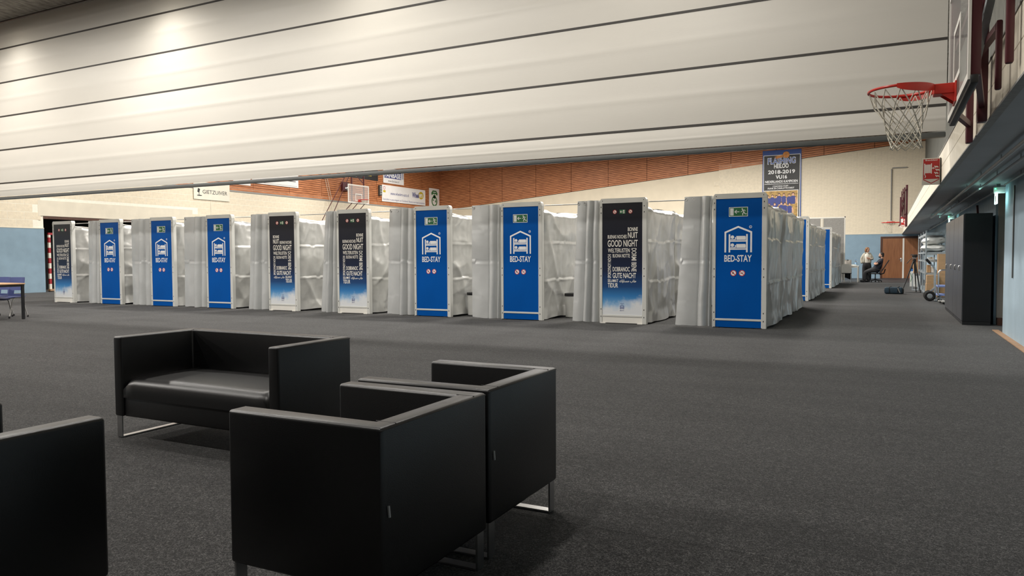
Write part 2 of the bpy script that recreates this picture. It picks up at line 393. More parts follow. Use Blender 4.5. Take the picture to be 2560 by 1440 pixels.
# ------------------------------------------------------------------ the hall
# floor: charcoal carpet laid in strips across the hall
b = MB(); b.box(XL - 3.3, 2.4, YB, YF + 0.3, -0.3, -0.004)
floor = struct(b.build('floor', M_STRAP), 'charcoal needle-felt carpet laid in strips over the hall floor')
y = 1.23; ys = [y + 2.0 * k for k in range(-5, 24)]
for i, y0 in enumerate(ys):
    y1 = min(y0 + (1.994 if 1.0 < y0 < 1.5 else 1.9992), 38.35)
    if y1 <= YB or y0 > 38.3: continue
    h = 0.0 if y0 < 1.5 else -0.0015 if y0 < 3.5 else -0.0018
    MB().box(XL - (2.6 if 17 < y0 < 22 else 0), 2.05, max(y0, YB), y1, -0.004, h).build('carpet_strip', M_CARPET, floor)
MB().box(XL, 2.05, 38.36, YF, -0.004, -0.001).build('bare_floor', mat('slate_floor', (0.035, 0.038, 0.046), 0.5, var=(3, 0.1, (1, 1, 1))), floor)
MB().box(XL, XL + 0.02, 13.9, 17.2, 0, 0.02).build('edge_strip', M_BANCREAM, floor)

# ceiling
b = MB(); b.box(XL - 0.3, 2.2, YB, YF + 0.3, ZC + 0.03, ZC + 0.3)
ceil_ = struct(b.build('ceiling', M_GAP), 'grey wood-wool ceiling boards')
cx = -28.7
pm = MB().box(0.004, 0.596, 0.004, 2.396, 0.0, 0.03).mesh('ceiling_board', M_CEIL)
while cx < 1.6:
    detail = -24 < cx < -14
    if detail:
        for k in range(5):
            link('ceiling_board', pm, ceil_, (cx, 4.8 + 2.4 * k - (0.9 if int(cx * 10) % 12 < 6 else 0), ZC))
    cx += 0.6
b = MB()
for (x0, x1, y0, y1) in ((XL, -24.1, YB, YF), (-13.7, 1.8, YB, YF), (-24.1, -13.7, YB, 3.8), (-24.1, -13.7, 17.0, YF)):
    b.box(x0, x1, y0, y1, ZC, ZC + 0.03)
stuff(b.build('ceiling_boards', M_CEIL, ceil_))

# far wall
b = MB(); b.box(XL - 0.3, 2.2, YF + 0.03, YF + 0.3, 0, ZC + 0.3)
wall_far = struct(b.build('wall_far', M_CREAM), 'cream end wall with red timber planks above and blue finish below')
MB().box(XL, 1.9, YF + 0.0, YF + 0.03, 0, BLUE_Z).build('blue_wall_finish', M_WAINS, wall_far)
MB().box(XL, 1.9, YF - 0.015, YF + 0.03, BLUE_Z, BLUE_Z + 0.035).build('dado_trim', M_LEDGE, wall_far)
# sloping line where the planks start on the far wall
def zslope(x): return 4.60 + (7.36 - 4.60) * (x - XL) / (1.83 - XL)
b = MB(); xs = [XL + 2.55 * k for k in range(0, 13)]
for k in range(len(xs) - 1):
    x0, x1 = xs[k] + 0.012, min(xs[k + 1] - 0.012, 1.83)
    if x1 <= x0: continue
    j = 0
    while True:
        za0, za1 = zslope(x0) + 0.115 * j, zslope(x1) + 0.115 * j
        if za0 > ZC: break
        h = 0.094; t = 0.03 + 0.004 * ((j * 7 + k * 3) % 3)
        a0, a1 = min(za0 + h, ZC), min(za1 + h, ZC)
        if za1 < ZC:
            b.prism([(x0, za0), (x1, min(za1, ZC)), (x1, a1), (x0, a0)], lambda u, v: (u, YF + 0.0, v), (0, -t, 0))
        j += 1
stuff(b.build('timber_planks', M_PLANK, wall_far))
b = MB(); b.prism([(XL, zslope(XL) - 0.02), (1.83, zslope(1.83) - 0.02), (1.83, ZC), (XL, ZC)], lambda u, v: (u, YF + 0.029, v), (0, -0.022, 0))
b.build('plank_backing', M_GAP, wall_far)
# fair-faced blocks on the right part of the end wall
bw, bh = 0.60, 0.30
bm_blk = MB().rbox(0.0035, bw - 0.0035, -0.002, 0.03, 0.0035, bh - 0.0035, 0.0015, 1).mesh('block', M_BLOCK)
MB().box(-9.0, 1.79, YF - 0.0005, YF + 0.03, BLUE_Z + 0.035, 6.72).build('mortar_bed', M_BLOCK, wall_far)
nb = 0; rest = MB(); j = 0; z = BLUE_Z + 0.035
while z < 6.7:
    x = -9.0 + (0 if j % 2 else -0.3)
    while x < 1.75:
        if zslope(x) > z + bh + 0.02:
            if x > -3.6 or (x > -4.6 and z > 3.0) :
                link('block', bm_blk, wall_far, (x, YF, z)); nb += 1
            else:
                rest.box(x + 0.004, x + bw - 0.004, YF - 0.002, YF + 0.03, z + 0.004, z + bh - 0.004)
        x += bw
    z += bh; j += 1
stuff(rest.build('far_blocks', M_BLOCK, wall_far))

# left wall with the store opening
OY0, OY1, OZ = 17.2, 21.9, 2.90
b = MB()
b.box(XL - 0.3, XL, YB, OY0, 0, ZC + 0.3); b.box(XL - 0.3, XL, OY1, YF + 0.3, 0, ZC + 0.3); b.box(XL - 0.3, XL, OY0, OY1, OZ, ZC + 0.3)
wall_left = struct(b.build('wall_left', M_MORTAR), 'cream block side wall with timber planks above and blue finish below')
for (a, c) in ((YB, OY0), (OY1, YF)):
    MB().box(XL, XL + 0.035, a, c, 0, BLUE_Z).build('blue_wall_finish', M_WAINS, wall_left)
    MB().box(XL, XL + 0.045, a, c, BLUE_Z, BLUE_Z + 0.03).build('dado_trim', M_LEDGE, wall_left)
MB().box(XL, XL + 0.034, 17.0, 24.0, OZ + 0.01, 3.50).build('lintel_board', M_LEDGE, wall_left)
MB().box(XL - 0.3, XL + 0.02, OY0, OY1, OZ - 0.10, OZ).build('shutter_rail', M_DOORFRAME, wall_left)
for (a, c, d, e) in ((14.2, 17.0, BLUE_Z + 0.03, 4.52), (17.0, 24.0, 3.5, 4.52), (24.0, YF, BLUE_Z + 0.03, 4.52)):
    MB().box(XL, XL + 0.0275, a, c, d, e).build('mortar_bed', M_MORTAR, wall_left)
bl = MB().rbox(0.0, 0.031, 0.006, 0.594, 0.008, 0.282, 0.002, 1).mesh('block', M_BLOCK)
nb = 0; rest = MB(); j = 0; z = BLUE_Z + 0.03
while z < 4.5:
    yy = 14.4 + (0.3 if j % 2 else 0)
    while yy < YF - 0.6:
        inlint = 17.0 - 0.5 < yy < 24.0 and z < 3.5 and z + 0.29 > OZ
        inop = OY0 - 0.5 < yy < OY1 and z < OZ
        if not inlint and not inop:
            vis = (yy < 17.2) or (z > 3.15 and yy < 30) or (z > 3.7 and yy < 37)
            if vis and nb < 290: link('block', bl, wall_left, (XL, yy, z)); nb += 1
            else: rest.box(XL, XL + 0.03, yy + 0.006, yy + 0.594, z + 0.008, z + 0.282)
        yy += 0.6
    z += 0.29; j += 1
stuff(rest.build('far_blocks', M_BLOCK, wall_left))
b = MB(); yk = [YB + 2.55 * k for k in range(0, 22)]
for k in range(len(yk) - 1):
    y0, y1 = yk[k] + 0.012, min(yk[k + 1] - 0.012, YF)
    if y1 <= y0: continue
    j = 0
    while 4.60 + 0.115 * j < ZC - 0.1:
        t = 0.045 + 0.004 * ((j * 5 + k * 3) % 3); z0 = 4.60 + 0.115 * j
        b.box(XL, XL + t, y0, y1, z0, z0 + 0.094); j += 1
stuff(b.build('timber_planks', M_PLANK, wall_left))
MB().box(XL, XL + 0.012, YB, YF, 4.59, ZC).build('plank_backing', M_GAP, wall_left)
MB().box(XL, XL + 0.06, YB, YF, 4.52, 4.59).build('plank_sill', M_FELT, wall_left)
# store room behind the opening
b = MB(); b.box(XL - 3.2, XL - 3.0, OY0 - 0.6, OY1 + 0.6, 0, 3.2); b.box(XL - 3.0, XL - 0.3, OY0 - 0.6, OY0 - 0.4, 0, 3.2)
b.box(XL - 3.0, XL - 0.3, OY1 + 0.4, OY1 + 0.6, 0, 3.2); b.box(XL - 3.2, XL - 0.3, OY0 - 0.6, OY1 + 0.6, 3.2, 3.4)
struct(b.build('wall_store', M_STORE), 'dark store room behind the opening in the side wall')

# right wall: pale blue lower wall with a recess, grey boarded upper wall, ledge between them
b = MB(); b.box(XR, 2.2, YB, 14.25, 0, 2.5); b.box(2.04, 2.2, 14.25, 15.95, 0, 2.5); b.box(XR + 0.06, 2.2, 15.95, YF + 0.3, 0, 2.5)
wall_right = struct(b.build('wall_right', M_WAINSR), 'pale blue felt side wall under the concrete ledge')
MB().box(XR + 0.10, 2.04, 15.90, 15.95, 0, 2.4).build('pilaster_face', mat('brown_pilaster', (0.42, 0.36, 0.30), 0.8, var=(2, 0.2, (1, 1, 0.5))), wall_right)
MB().box(XR + 0.10, 2.0, 15.78, 15.90, 0, 0.13).build('plinth_block', M_DOORFRAME, wall_right)
b = MB(); b.box(XR - 0.09, XR, YB, 14.7, 0, 0.012)
struct(b.build('trim_1', M_WOODTRIM), 'tan floor strip along the foot of the pale blue wall')
MB().box(1.80, 2.2, YB, YF + 0.3, 2.5, ZC + 0.3).build('concrete_upper_wall', M_CONC, wall_right)
bmk = MB()
k = 0; yy = YB
while yy < YF:
    bmk.box(1.785, 1.80, yy + 0.004, yy + 0.12 - 0.004, 2.87, ZC); yy += 0.12
stuff(bmk.build('board_marks', M_CONC, wall_right))
LX, LZ0, LZ1 = 0.755, 2.40, 2.88
b = MB(); b.box(LX + 0.02, 1.80, YB, YF, LZ0 + 0.015, LZ1 - 0.01)
ledge = struct(b.build('trim_2', M_SOFFIT), 'cream boxed ledge with grey underside along the side wall')
MB().box(LX + 0.05, XR + 0.1, YB, YF, LZ0, LZ0 + 0.015).build('soffit', M_SOFFIT, ledge)
fp = MB().rbox(0, 0.03, 0.004, 2.396, 0.0, 0.235, 0.004, 1).mesh('fascia_panel', M_LEDGE)
yy = YB
while yy < YF - 1:
    for zz in (LZ0 + 0.005, LZ0 + 0.243): link('fascia_panel', fp, ledge, (LX - 0.005, yy, zz))
    yy += 2.4
MB().box(LX - 0.012, LX + 0.05, YB, YF, LZ0 - 0.012, LZ0 + 0.004).build('edge_bead', M_FELT, ledge)
MB().box(LX - 0.012, LX + 0.05, YB, YF, LZ1, LZ1 + 0.015).build('top_bead', M_FELT, ledge)
b = MB(); b.box(XL - 0.3, 2.2, YB - 0.3, YB, 0, ZC + 0.3)
struct(b.build('wall_back', M_STORE), 'dark end wall behind the viewer')

# far double door
door = struct(bpy.data.objects.new('door_1', None), 'brown wood double door with white centre strip in the blue end wall'); COL.objects.link(door)
door.location = (0, YF, 0)
b = MB(); b.box(-0.28, -0.19, -0.05, 0.03, 0, 2.28); b.box(1.62, 1.70, -0.05, 0.03, 0, 2.28); b.box(-0.19, 1.62, -0.05, 0.03, 2.19, 2.28)
b.build('door_frame', M_DOORFRAME, door)
for (x0, x1) in ((-0.18, 0.79), (0.87, 1.61)): MB().box(x0, x1, -0.03, 0.02, 0.02, 2.18).build('door_leaf', M_DOORWOOD, door)
MB().box(0.79, 0.87, -0.045, 0.02, 0.02, 2.18).build('centre_strip', M_WHITEP, door)
b = MB(); b.rbox(0.70, 0.76, -0.045, -0.03, 0.90, 1.12, 0.008); b.tube([(0.73, -0.03, 1.05), (0.73, -0.085, 1.05), (0.60, -0.085, 1.05)], 0.012, 8)
b.build('door_handle', M_ALU, door, True)

# ------------------------------------------------------------------ ceiling lamps (each carries its own spot light)
def ceiling_lamp(x, y, w, kind, label, near=True):
    t = thing('ceiling_lamp', label, 'lamp', (x, y, ZC), group='hall ceiling lamps')
    MB().lathe([(0.05, 0.0), (0.06, -0.05), (0.16, -0.09), (0.20, -0.15), (0.19, -0.16), (0.15, -0.10), (0.05, -0.08)], n=20, caps=False).build('housing', M_ALU, t, True)
    MB().lathe([(0.0, -0.115), (0.14, -0.115), (0.14, -0.12), (0.0, -0.12)], n=20, caps=False).build('diffuser', M_LAMPGLOW, t)
    l = bpy.data.lights.new('lamp_light', 'AREA' if kind == 'AREA' else 'SPOT'); l.energy = w; l.color = (1.0, 0.955, 0.895)
    if kind == 'SPOT': l.spot_size = math.radians(136); l.spot_blend = 0.85; l.shadow_soft_size = 0.2
    elif kind == 'WIDE': l.spot_size = math.radians(178); l.spot_blend = 0.25; l.shadow_soft_size = 0.2
    else: l.shape = 'DISK'; l.size = 1.0
    lo = bpy.data.objects.new('lamp_light', l); COL.objects.link(lo); lo.parent = t; lo.location = (0, 0, -0.19)
    return t
NTH = ['first', 'second', 'third', 'fourth', 'fifth', 'sixth']
for (lst, side, sgn) in ((LAMPS_NEAR, 'before', -1), (LAMPS_FAR, 'beyond', 1)):
    rows = sorted({l[1] for l in lst}, key=lambda v: v * sgn)
    for (x, y, w, k) in lst:
        c = sorted(l[0] for l in lst if l[1] == y).index(x)
        ceiling_lamp(x, y, w, k, 'round ceiling lamp, %s from the left, in the %s row %s the divider curtain' % (NTH[c], NTH[rows.index(y)], side))

# ------------------------------------------------------------------ raised divider curtain
dc = thing('divider_curtain', 'huge off-white raised hall divider curtain with thin dark horizontal seams', 'curtain', (0, YC, 0))
zs = [2.985, 3.36, 4.27, 5.18, 6.09, 7.00, 7.71]
CX0, CX1 = XL + 0.05, 0.715
for i in range(6):
    z0, z1 = zs[i] + 0.018, zs[i + 1] - 0.018
    def fn(u, v, z0=z0, z1=z1, i=i):
        x = CX0 + (CX1 - CX0) * u; z = z0 + (z1 - z0) * v
        w = noise.noise(Vector((x * 0.15, i * 3.1, v * 1.2))) * 0.006
        bulge = 0.022 * math.sin(math.pi * v)
        ph = 0.5 + 0.10 * noise.noise(Vector((x * 0.10, i * 7.7, 0.0)))
        fold = 0.014 * math.exp(-((v - ph) / 0.05) ** 2) * (0.6 + 0.7 * noise.noise(Vector((x * 0.2, i * 1.7, 3.0))))
        return (x, -bulge - fold + w, z)
    MB().grid(fn, 110, 22).build('fabric_band', M_CURT, dc, True, 3.0)
for z in zs[1:-1]:
    MB().box(CX0, CX1, -0.006, 0.012, z - 0.019, z + 0.019).build('seam_strap', M_STRAP, dc)
b = MB(); b.rbox(CX0, CX1, -0.045, 0.045, 2.905, 2.985, 0.02, 2); b.build('weight_bar', M_BAR, dc, True)
MB().box(CX0, CX1, -0.04, 0.04, 7.71, ZC).build('header_rail', M_STRAP, dc)

# ------------------------------------------------------------------ sleeping cabins
CW, CH, CD, CY = 0.92, 2.36, 6.1, 13.35      # cabin width, height, depth, front row
PL, PR = 0.055, 0.835                        # panel edges inside the posts

class Prints:
    """collects flat printed pieces, each its own mesh: add(name, material) returns a fresh MB"""
    def __init__(s): s.p = []
    def add(s, name, m): b = MB(); s.p.append((name, b, m)); return b
    def done(s): return [(n, b.mesh(n, m)) for (n, b, m) in s.p]
def blue_graphics():
    y = -0.0015; G = Prints()
    G.add('exit_sign_plate', M_PRINTW).rect2(0.276, 0.598, 1.955, 2.12, y)
    G.add('exit_sign_field', M_GREEN).rect2(0.286, 0.588, 1.965, 2.11, y - 0.001)
    y2 = y - 0.002
    G.add('exit_door', M_PRINTW).rect2(0.298, 0.358, 1.975, 2.10, y2)
    w = G.add('exit_arrow', M_PRINTW); w.stroke2([(0.455, 2.038), (0.385, 2.038)], 0.013, y2); w.stroke2([(0.41, 2.068), (0.38, 2.038), (0.41, 2.008)], 0.014, y2)
    w = G.add('running_figure', M_PRINTW); w.disc2(0.503, 2.085, 0.0125, y2, 12)
    w.stroke2([(0.506, 2.080), (0.512, 2.068), (0.532, 2.03), (0.512, 2.005), (0.512, 1.976)], 0.015, y2)
    w.stroke2([(0.532, 2.03), (0.552, 1.998), (0.582, 1.998)], 0.013, y2)
    w.stroke2([(0.478, 2.035), (0.496, 2.04), (0.516, 2.064), (0.545, 2.066), (0.556, 2.045)], 0.010, y2)
    ox, oz = 0.205, 1.33
    P = lambda a, c: (ox + a, oz + c)
    w = G.add('house_symbol', M_PRINTW); w.stroke2([P(0.014, 0), P(0.014, 0.352), P(0.233, 0.446), P(0.452, 0.352), P(0.452, 0)], 0.030, y)
    w = G.add('bunk_symbol', M_PRINTW); w.stroke2([P(0.085, 0), P(0.085, 0.318)], 0.028, y); w.stroke2([P(0.381, 0), P(0.381, 0.318)], 0.028, y)
    for zr in (0.058, 0.198): w.stroke2([P(0.085, zr), P(0.381, zr)], 0.022, y)
    for zr in (0.058, 0.198):
        w = G.add('sleeper_symbol', M_PRINTW); w.disc2(*P(0.135, zr + 0.070), 0.030, y, 16)
        w.stroke2([P(0.104, zr + 0.026), P(0.185, zr + 0.026), P(0.188, zr + 0.070)], 0.016, y)
        w.poly2([P(0.202, zr + 0.02), P(0.362, zr + 0.02), P(0.362, zr + 0.075), P(0.350, zr + 0.088), P(0.202, zr + 0.088)], y)
    G.add('lettering', M_PRINTW).text('BED-STAY', 0.203, 0.669, 1.165, 1.285, y, bold=0.022)
    w = G.add('copyright_mark', M_PRINTW); w.ring2(0.645, 1.772, 0.018, 0.024, y); w.text('C', 0.637, 0.653, 1.763, 1.781, y, bold=0.03)
    for cx in (0.362, 0.507):
        G.add('prohibition_disc', M_PRINTW).disc2(cx, 0.967, 0.048, y)
        r = G.add('prohibition_ring', M_RED); r.ring2(cx, 0.967, 0.042, 0.053, y - 0.001); r.stroke2([(cx - 0.034, 1.0), (cx + 0.034, 0.934)], 0.010, y - 0.002)
    k = G.add('match_symbol', M_PRINTK); k.poly2([(0.348, 0.945), (0.362, 0.958), (0.368, 0.985), (0.352, 0.992), (0.342, 0.97)], y - 0.001); k.stroke2([(0.36, 0.96), (0.385, 0.94)], 0.007, y - 0.001)
    k = G.add('cigarette_symbol', M_PRINTK); k.stroke2([(0.478, 0.962), (0.525, 0.958)], 0.009, y - 0.001); k.stroke2([(0.515, 0.960), (0.528, 0.985), (0.52, 0.995)], 0.006, y - 0.001)
    return G.done()

AR = '\uFED9\uFE85\uFE8E\uFEB4\uFEE3 \uFE8F\uFE8E\uFEC3'
def night_graphics(mirror):
    y = -0.0015; G = Prints()
    # crop pixels of the sharpest night panel mapped to metres on the panel
    def X(c): return PL + (c - 368) * (PR - PL) / 357.0
    def Z(c): return 2.275 - (c - 237) * (2.275 - 0.17) / 1013.0
    def T(t, x0, x1, y0, y1, rot=0): G.add('greeting', M_PRINTC).text(t, X(x0), X(x1), Z(y1), Z(y0), y, rot, 0.012)
    if not mirror:
        T('BONNE', 597, 685, 460, 495); T('NUIT', 598, 684, 505, 557); T('BUENAS NOCHES', 417, 587, 527, 560)
        T('SELAMAT', 417, 512, 928, 955); T('TIDUR', 417, 510, 963, 1005); T(AR, 522, 672, 930, 962)
        T('WELTERUSTEN', 418, 615, 648, 686)
    else:
        T('BONNE', 417, 505, 460, 495); T('NUIT', 417, 503, 505, 557); T('BUENAS NOCHES', 514, 684, 527, 560)
        T('SELAMAT', 588, 682, 928, 955); T('TIDUR', 590, 682, 963, 1005); T(AR, 420, 575, 930, 962)
        T('WELTRUSTEN', 418, 615, 648, 686)
    T('GOOD NIGHT', 416, 684, 573, 634)
    T('BUONA NOTTE', 462, 615, 698, 732); T('DORMI BENE', 630, 674, 648, 858, -90)
    T('SPOKOYNOY NOCHI', 417, 447, 702, 918, 90); T('DOBRANOC', 462, 615, 816, 858); T('GUTE NACHT', 462, 670, 870, 918)
    zc = 2.105
    G.add('exit_sign_field', M_GREEN).rect2(0.392, 0.508, zc - 0.038, zc + 0.038, y)
    y2 = y - 0.001
    w = G.add('exit_arrow', M_PRINTC); w.stroke2([(0.445, zc), (0.405, zc)], 0.011, y2); w.stroke2([(0.427, zc + 0.02), (0.406, zc), (0.427, zc - 0.02)], 0.011, y2)
    G.add('exit_door', M_PRINTC).rect2(0.458, 0.490, zc - 0.031, zc + 0.031, y2)
    G.add('running_figure', M_GREEN).stroke2([(0.474, zc + 0.018), (0.476, zc - 0.004), (0.468, zc - 0.026)], 0.008, y2 - 0.001)
    for cx in (0.30, 0.605):
        G.add('prohibition_disc', M_PRINTC).disc2(cx, zc, 0.036, y)
        r = G.add('prohibition_ring', M_RED); r.ring2(cx, zc, 0.031, 0.040, y2); r.stroke2([(cx - 0.025, zc + 0.025), (cx + 0.025, zc - 0.025)], 0.008, y2 - 0.001)
        r.stroke2([(cx - 0.018, zc - 0.006), (cx + 0.016, zc - 0.010)], 0.007, y2 - 0.001)
    cx, cz = 0.445, 0.315
    bl = G.add('house_emblem', M_PRINTB)
    bl.stroke2([(cx - 0.035, cz - 0.04), (cx - 0.035, cz + 0.02), (cx, cz + 0.04), (cx + 0.035, cz + 0.02), (cx + 0.035, cz - 0.04)], 0.008, y)
    for q in (-0.025, 0.0): bl.stroke2([(cx - 0.022, cz + q), (cx + 0.022, cz + q)], 0.010, y)
    bl.stroke2([(cx - 0.022, cz - 0.04), (cx - 0.022, cz + 0.012)], 0.007, y); bl.stroke2([(cx + 0.022, cz - 0.04), (cx + 0.022, cz + 0.012)], 0.007, y)
    G.add('emblem_lettering', M_PRINTB).text('BED-STAY', cx - 0.04, cx + 0.04, cz - 0.075, cz - 0.055, y, bold=0.01)
    G.add('emblem_line', M_PRINTB).stroke2([(cx - 0.035, cz + 0.066), (cx + 0.035, cz + 0.066)], 0.006, y)
    return G.done()

G_BLUE = blue_graphics(); G_NIGHT = night_graphics(False); G_NIGHTM = night_graphics(True)

# shared frame meshes
def post_mesh(x0, x1):
    return MB().rbox(x0, x1, -0.012, 0.085, 0.0, 2.275, 0.006, 1).mesh('post', M_POST)
def slot_mesh(xc):
    b = MB()
    for z in (2.20, 2.09, 1.04, 0.90, 0.27, 0.13):
        n = 10; pts = [(xc + 0.0075 * math.cos(a) , z + 0.015 * math.sin(a)) for a in [2 * math.pi * i / n for i in range(n)]]
        b.prism(pts, lambda u, v: (u, -0.0125, v), (0, -0.001, 0))
    return b.mesh('slots', M_SLOT)
ME_PL, ME_PR = post_mesh(0.0, PL), post_mesh(PR, CW)
ME_SL, ME_SR = slot_mesh(0.030), slot_mesh(0.872)
b = MB(); b.prism([(0.0, 2.27), (0.012, 2.325), (0.038, 2.36), (CW - 0.038, 2.36), (CW - 0.012, 2.325), (CW, 2.27)], lambda u, v: (u, -0.014, v), (0, 0.11, 0))
ME_CAP = b.mesh('top_cap', M_POST)
b = MB()
for xx in (0.06, CW - 0.06): b.disc2(xx, 2.315, 0.008, -0.0155, 10)
ME_RIV = b.mesh('rivets', M_SLOT)
ME_PANEL = MB().box(PL, PR, 0.0, 0.02, 0.165, 2.272).mesh('front_panel', M_BLUEP)
ME_PANELN = MB().box(PL, PR, 0.0, 0.02, 0.165, 2.272).mesh('front_panel', M_NIGHT)
ME_CROSS = MB().rbox(PL, PR, -0.010, 0.02, 0.128, 0.165, 0.004, 1).mesh('crossbar', M_POST)
ME_KICK = MB().box(PL, PR, 0.0, 0.02, 0.012, 0.128).mesh('kick_panel', M_BLUEP)
ME_KICKW = MB().box(PL, PR, 0.0, 0.02, 0.012, 0.128).mesh('kick_panel', M_WHITEP)
b = MB(); b.box(0.0, 0.10, -0.02, 0.06, 0.0, 0.014)
ME_FOOT = b.mesh('foot_plate', M_BLACK); ME_FOOTW = b.mesh('foot_plate', M_WHITEP)

SEC = CD / 3.0
def ridge(x, y, z): return 1.0 - 2.0 * abs(noise.noise(Vector((x, y, z))))
def crumple(p, seed):
    yy, z = p
    a = noise.noise(Vector((yy * 1.1 + seed * 5.1, z * 0.8, seed)))
    w = 0.35 * noise.noise(Vector((yy * 0.9, z * 0.9, seed + 31)))
    r1 = ridge(yy * 1.5 + z * 0.9 + w + seed, z * 0.7 - yy * 0.5, seed + 20)      # long slanted folds
    r2 = ridge(yy * 2.6 - z * 1.3 + w - seed, z * 0.9 + yy * 0.4, seed + 40)
    r3 = ridge(yy * 6.5 + seed, z * 2.0, seed + 60)
    return 0.030 * a + 0.026 * r1 * abs(r1) + 0.017 * r2 * abs(r2) + 0.005 * r3
def wall_section(seed, side):
    """silver fabric between two frame ribs; local y from 0 to SEC, x offset outwards"""
    def fn(u, v):
        yy = SEC * u; z = 0.03 + 2.20 * v
        edge = min(1.0, min(u, 1 - u) / 0.06)
        top = 0.06 * (math.sin(math.pi * u) ** 0.7)
        z2 = z - top * max(0, (v - 0.80) / 0.20) ** 2
        d = crumple((yy, z), seed) * (0.3 + 0.7 * edge)
        d += 0.030 * math.sin(math.pi * u)
        for zc in (0.80, 1.56):
            zz = zc + 0.035 * noise.noise(Vector((yy * 1.1, zc, seed))) + 0.012 * noise.noise(Vector((yy * 5.0, zc, seed)))
            t = (z - zz); am = 0.7 + 0.6 * noise.noise(Vector((yy * 1.7, zc + 4, seed)))
            d += am * (0.020 * math.exp(-abs(t) / 0.024) if t < 0 else -0.015 * math.exp(-abs(t) / 0.075))
        for c in (0.12, 0.88):                 # drape folds falling from the upper corners
            q = (u - c) + (0.5 - c) * (1.0 - v) * 0.8
            if v > 0.62: d += 0.032 * math.exp(-(q / 0.045) ** 2) * (v - 0.62) / 0.38
        if v < 0.10: d += 0.045 * (0.10 - v) / 0.10 * (0.5 + 1.2 * noise.noise(Vector((yy * 2.5, 1.0, seed))))
        if v > 0.95: d -= 0.10 * ((v - 0.95) / 0.05) ** 2      # top edge rolls in over the rib
        d -= 0.035 * (1 - edge) ** 2
        return (side * d, yy, z2 + 0.03 * noise.noise(Vector((yy * 2.2, 5.0, seed))) * (1 - v))
    return MB().grid(fn, 56, 84).mesh('fabric_panel', M_SILVER, True, 3.0)
WALLS_R = [wall_section(s, 1) for s in (1.0, 2.7, 4.1, 6.6, 8.3)]
WALLS_L = [wall_section(s, -1) for s in (11.2,)]
def roof_section(seed):
    def fn(u, v):
        x = 0.06 + (CW - 0.12) * u; yy = SEC * v
        z = 2.20 + 0.05 * math.sin(math.pi * u) - 0.05 * math.sin(math.pi * v) + 0.03 * noise.noise(Vector((x * 3, yy * 3, seed)))
        return (x, yy, z)
    return MB().grid(fn, 12, 20).mesh('roof_fabric', M_SILVER, True, 3.0)
ROOFS = [roof_section(s) for s in (1.3, 3.9)]
ME_RIB = None
b = MB()
for (xx, zz) in ((0.03, 2.2), (CW - 0.03, 2.2)): b.beam((xx, 0.04, 0.0), (xx, 0.04, zz), 0.03, 0.03)
b.beam((0.03, 0.04, 2.2), (CW - 0.03, 2.2 * 0 + 0.04, 2.2), 0.03, 0.03); ME_RIB = b.mesh('frame_rib', M_POST)
ME_BACK = MB().box(0.02, CW - 0.02, 0.0, 0.02, 0.02, 2.2).mesh('back_panel', M_POST)

def cabin(x, y, kind, label, idx):
    t = thing('sleeping_cabin', label, 'sleeping cabin', (x, y, 0), group='portable sleeping cabins')
    pl = link('post', ME_PL, t); stuff(link('slots', ME_SL, pl))
    pr = link('post', ME_PR, t); stuff(link('slots', ME_SR, pr))
    cp = link('top_cap', ME_CAP, t); stuff(link('rivets', ME_RIV, cp))
    night = kind != 'blue'
    p = link('front_panel', ME_PANELN if night else ME_PANEL, t, label='printed night sky panel with good night wishes' if night else 'glossy blue panel with white bunk bed symbol')
    for (n, me) in {'blue': G_BLUE, 'night': G_NIGHT, 'nightm': G_NIGHTM}[kind]: link(n, me, p)
    link('crossbar', ME_CROSS, t); link('kick_panel', ME_KICKW if night else ME_KICK, t)
    for xx in (0.02, PR - 0.09): link('foot_plate', ME_FOOTW if night else ME_FOOT, t, (xx, 0, 0))
    for s in range(3):
        yy = 0.10 + s * SEC
        link('fabric_panel', WALLS_R[(idx * 2 + s) % 5], t, (CW - 0.03, yy, 0))
        link('fabric_panel', WALLS_L[0], t, (0.03, yy, 0))
        link('roof_fabric', ROOFS[(idx + s) % 2], t, (0, yy, 0))
        link('frame_rib', ME_RIB, t, (0, yy + SEC - 0.08, 0))
    link('back_panel', ME_BACK, t, (0, 0.10 + CD, 0))
    return t

XS = [-2.75 - 2.12 * k for k in range(9, -1, -1)]
KINDS = ['night', 'blue', 'blue', 'blue', 'nightm', 'night', 'blue', 'blue', 'night', 'blue']
LABS = ['sleeping cabin with night sky panel at the far left end of the front row',
        'blue fronted sleeping cabin right beside the leftmost night sky cabin',
        'blue fronted sleeping cabin in the middle of the three blue cabins at the left',
        'blue fronted sleeping cabin just left of the two neighbouring night sky cabins',
        'sleeping cabin with night sky panel whose word BONNE stands at the left edge',
        'sleeping cabin with night sky panel, directly below the hoop on the left wall',
        'blue fronted sleeping cabin just right of the two neighbouring night sky cabins',
        'blue fronted sleeping cabin just left of the large night sky cabin',
        'large sleeping cabin with night sky panel, second from the right end of the front row',
        'largest blue fronted sleeping cabin at the right end of the front row']
for i, x in enumerate(XS): cabin(x, CY, KINDS[i], LABS[i], i)
cabin(-2.83, 22.08, 'blue', 'blue sleeping cabin in the second row, half hidden behind the front row', 3)
cabin(-2.78, 31.0, 'blue', 'blue sleeping cabin in the third row, farthest back along the aisle', 1)

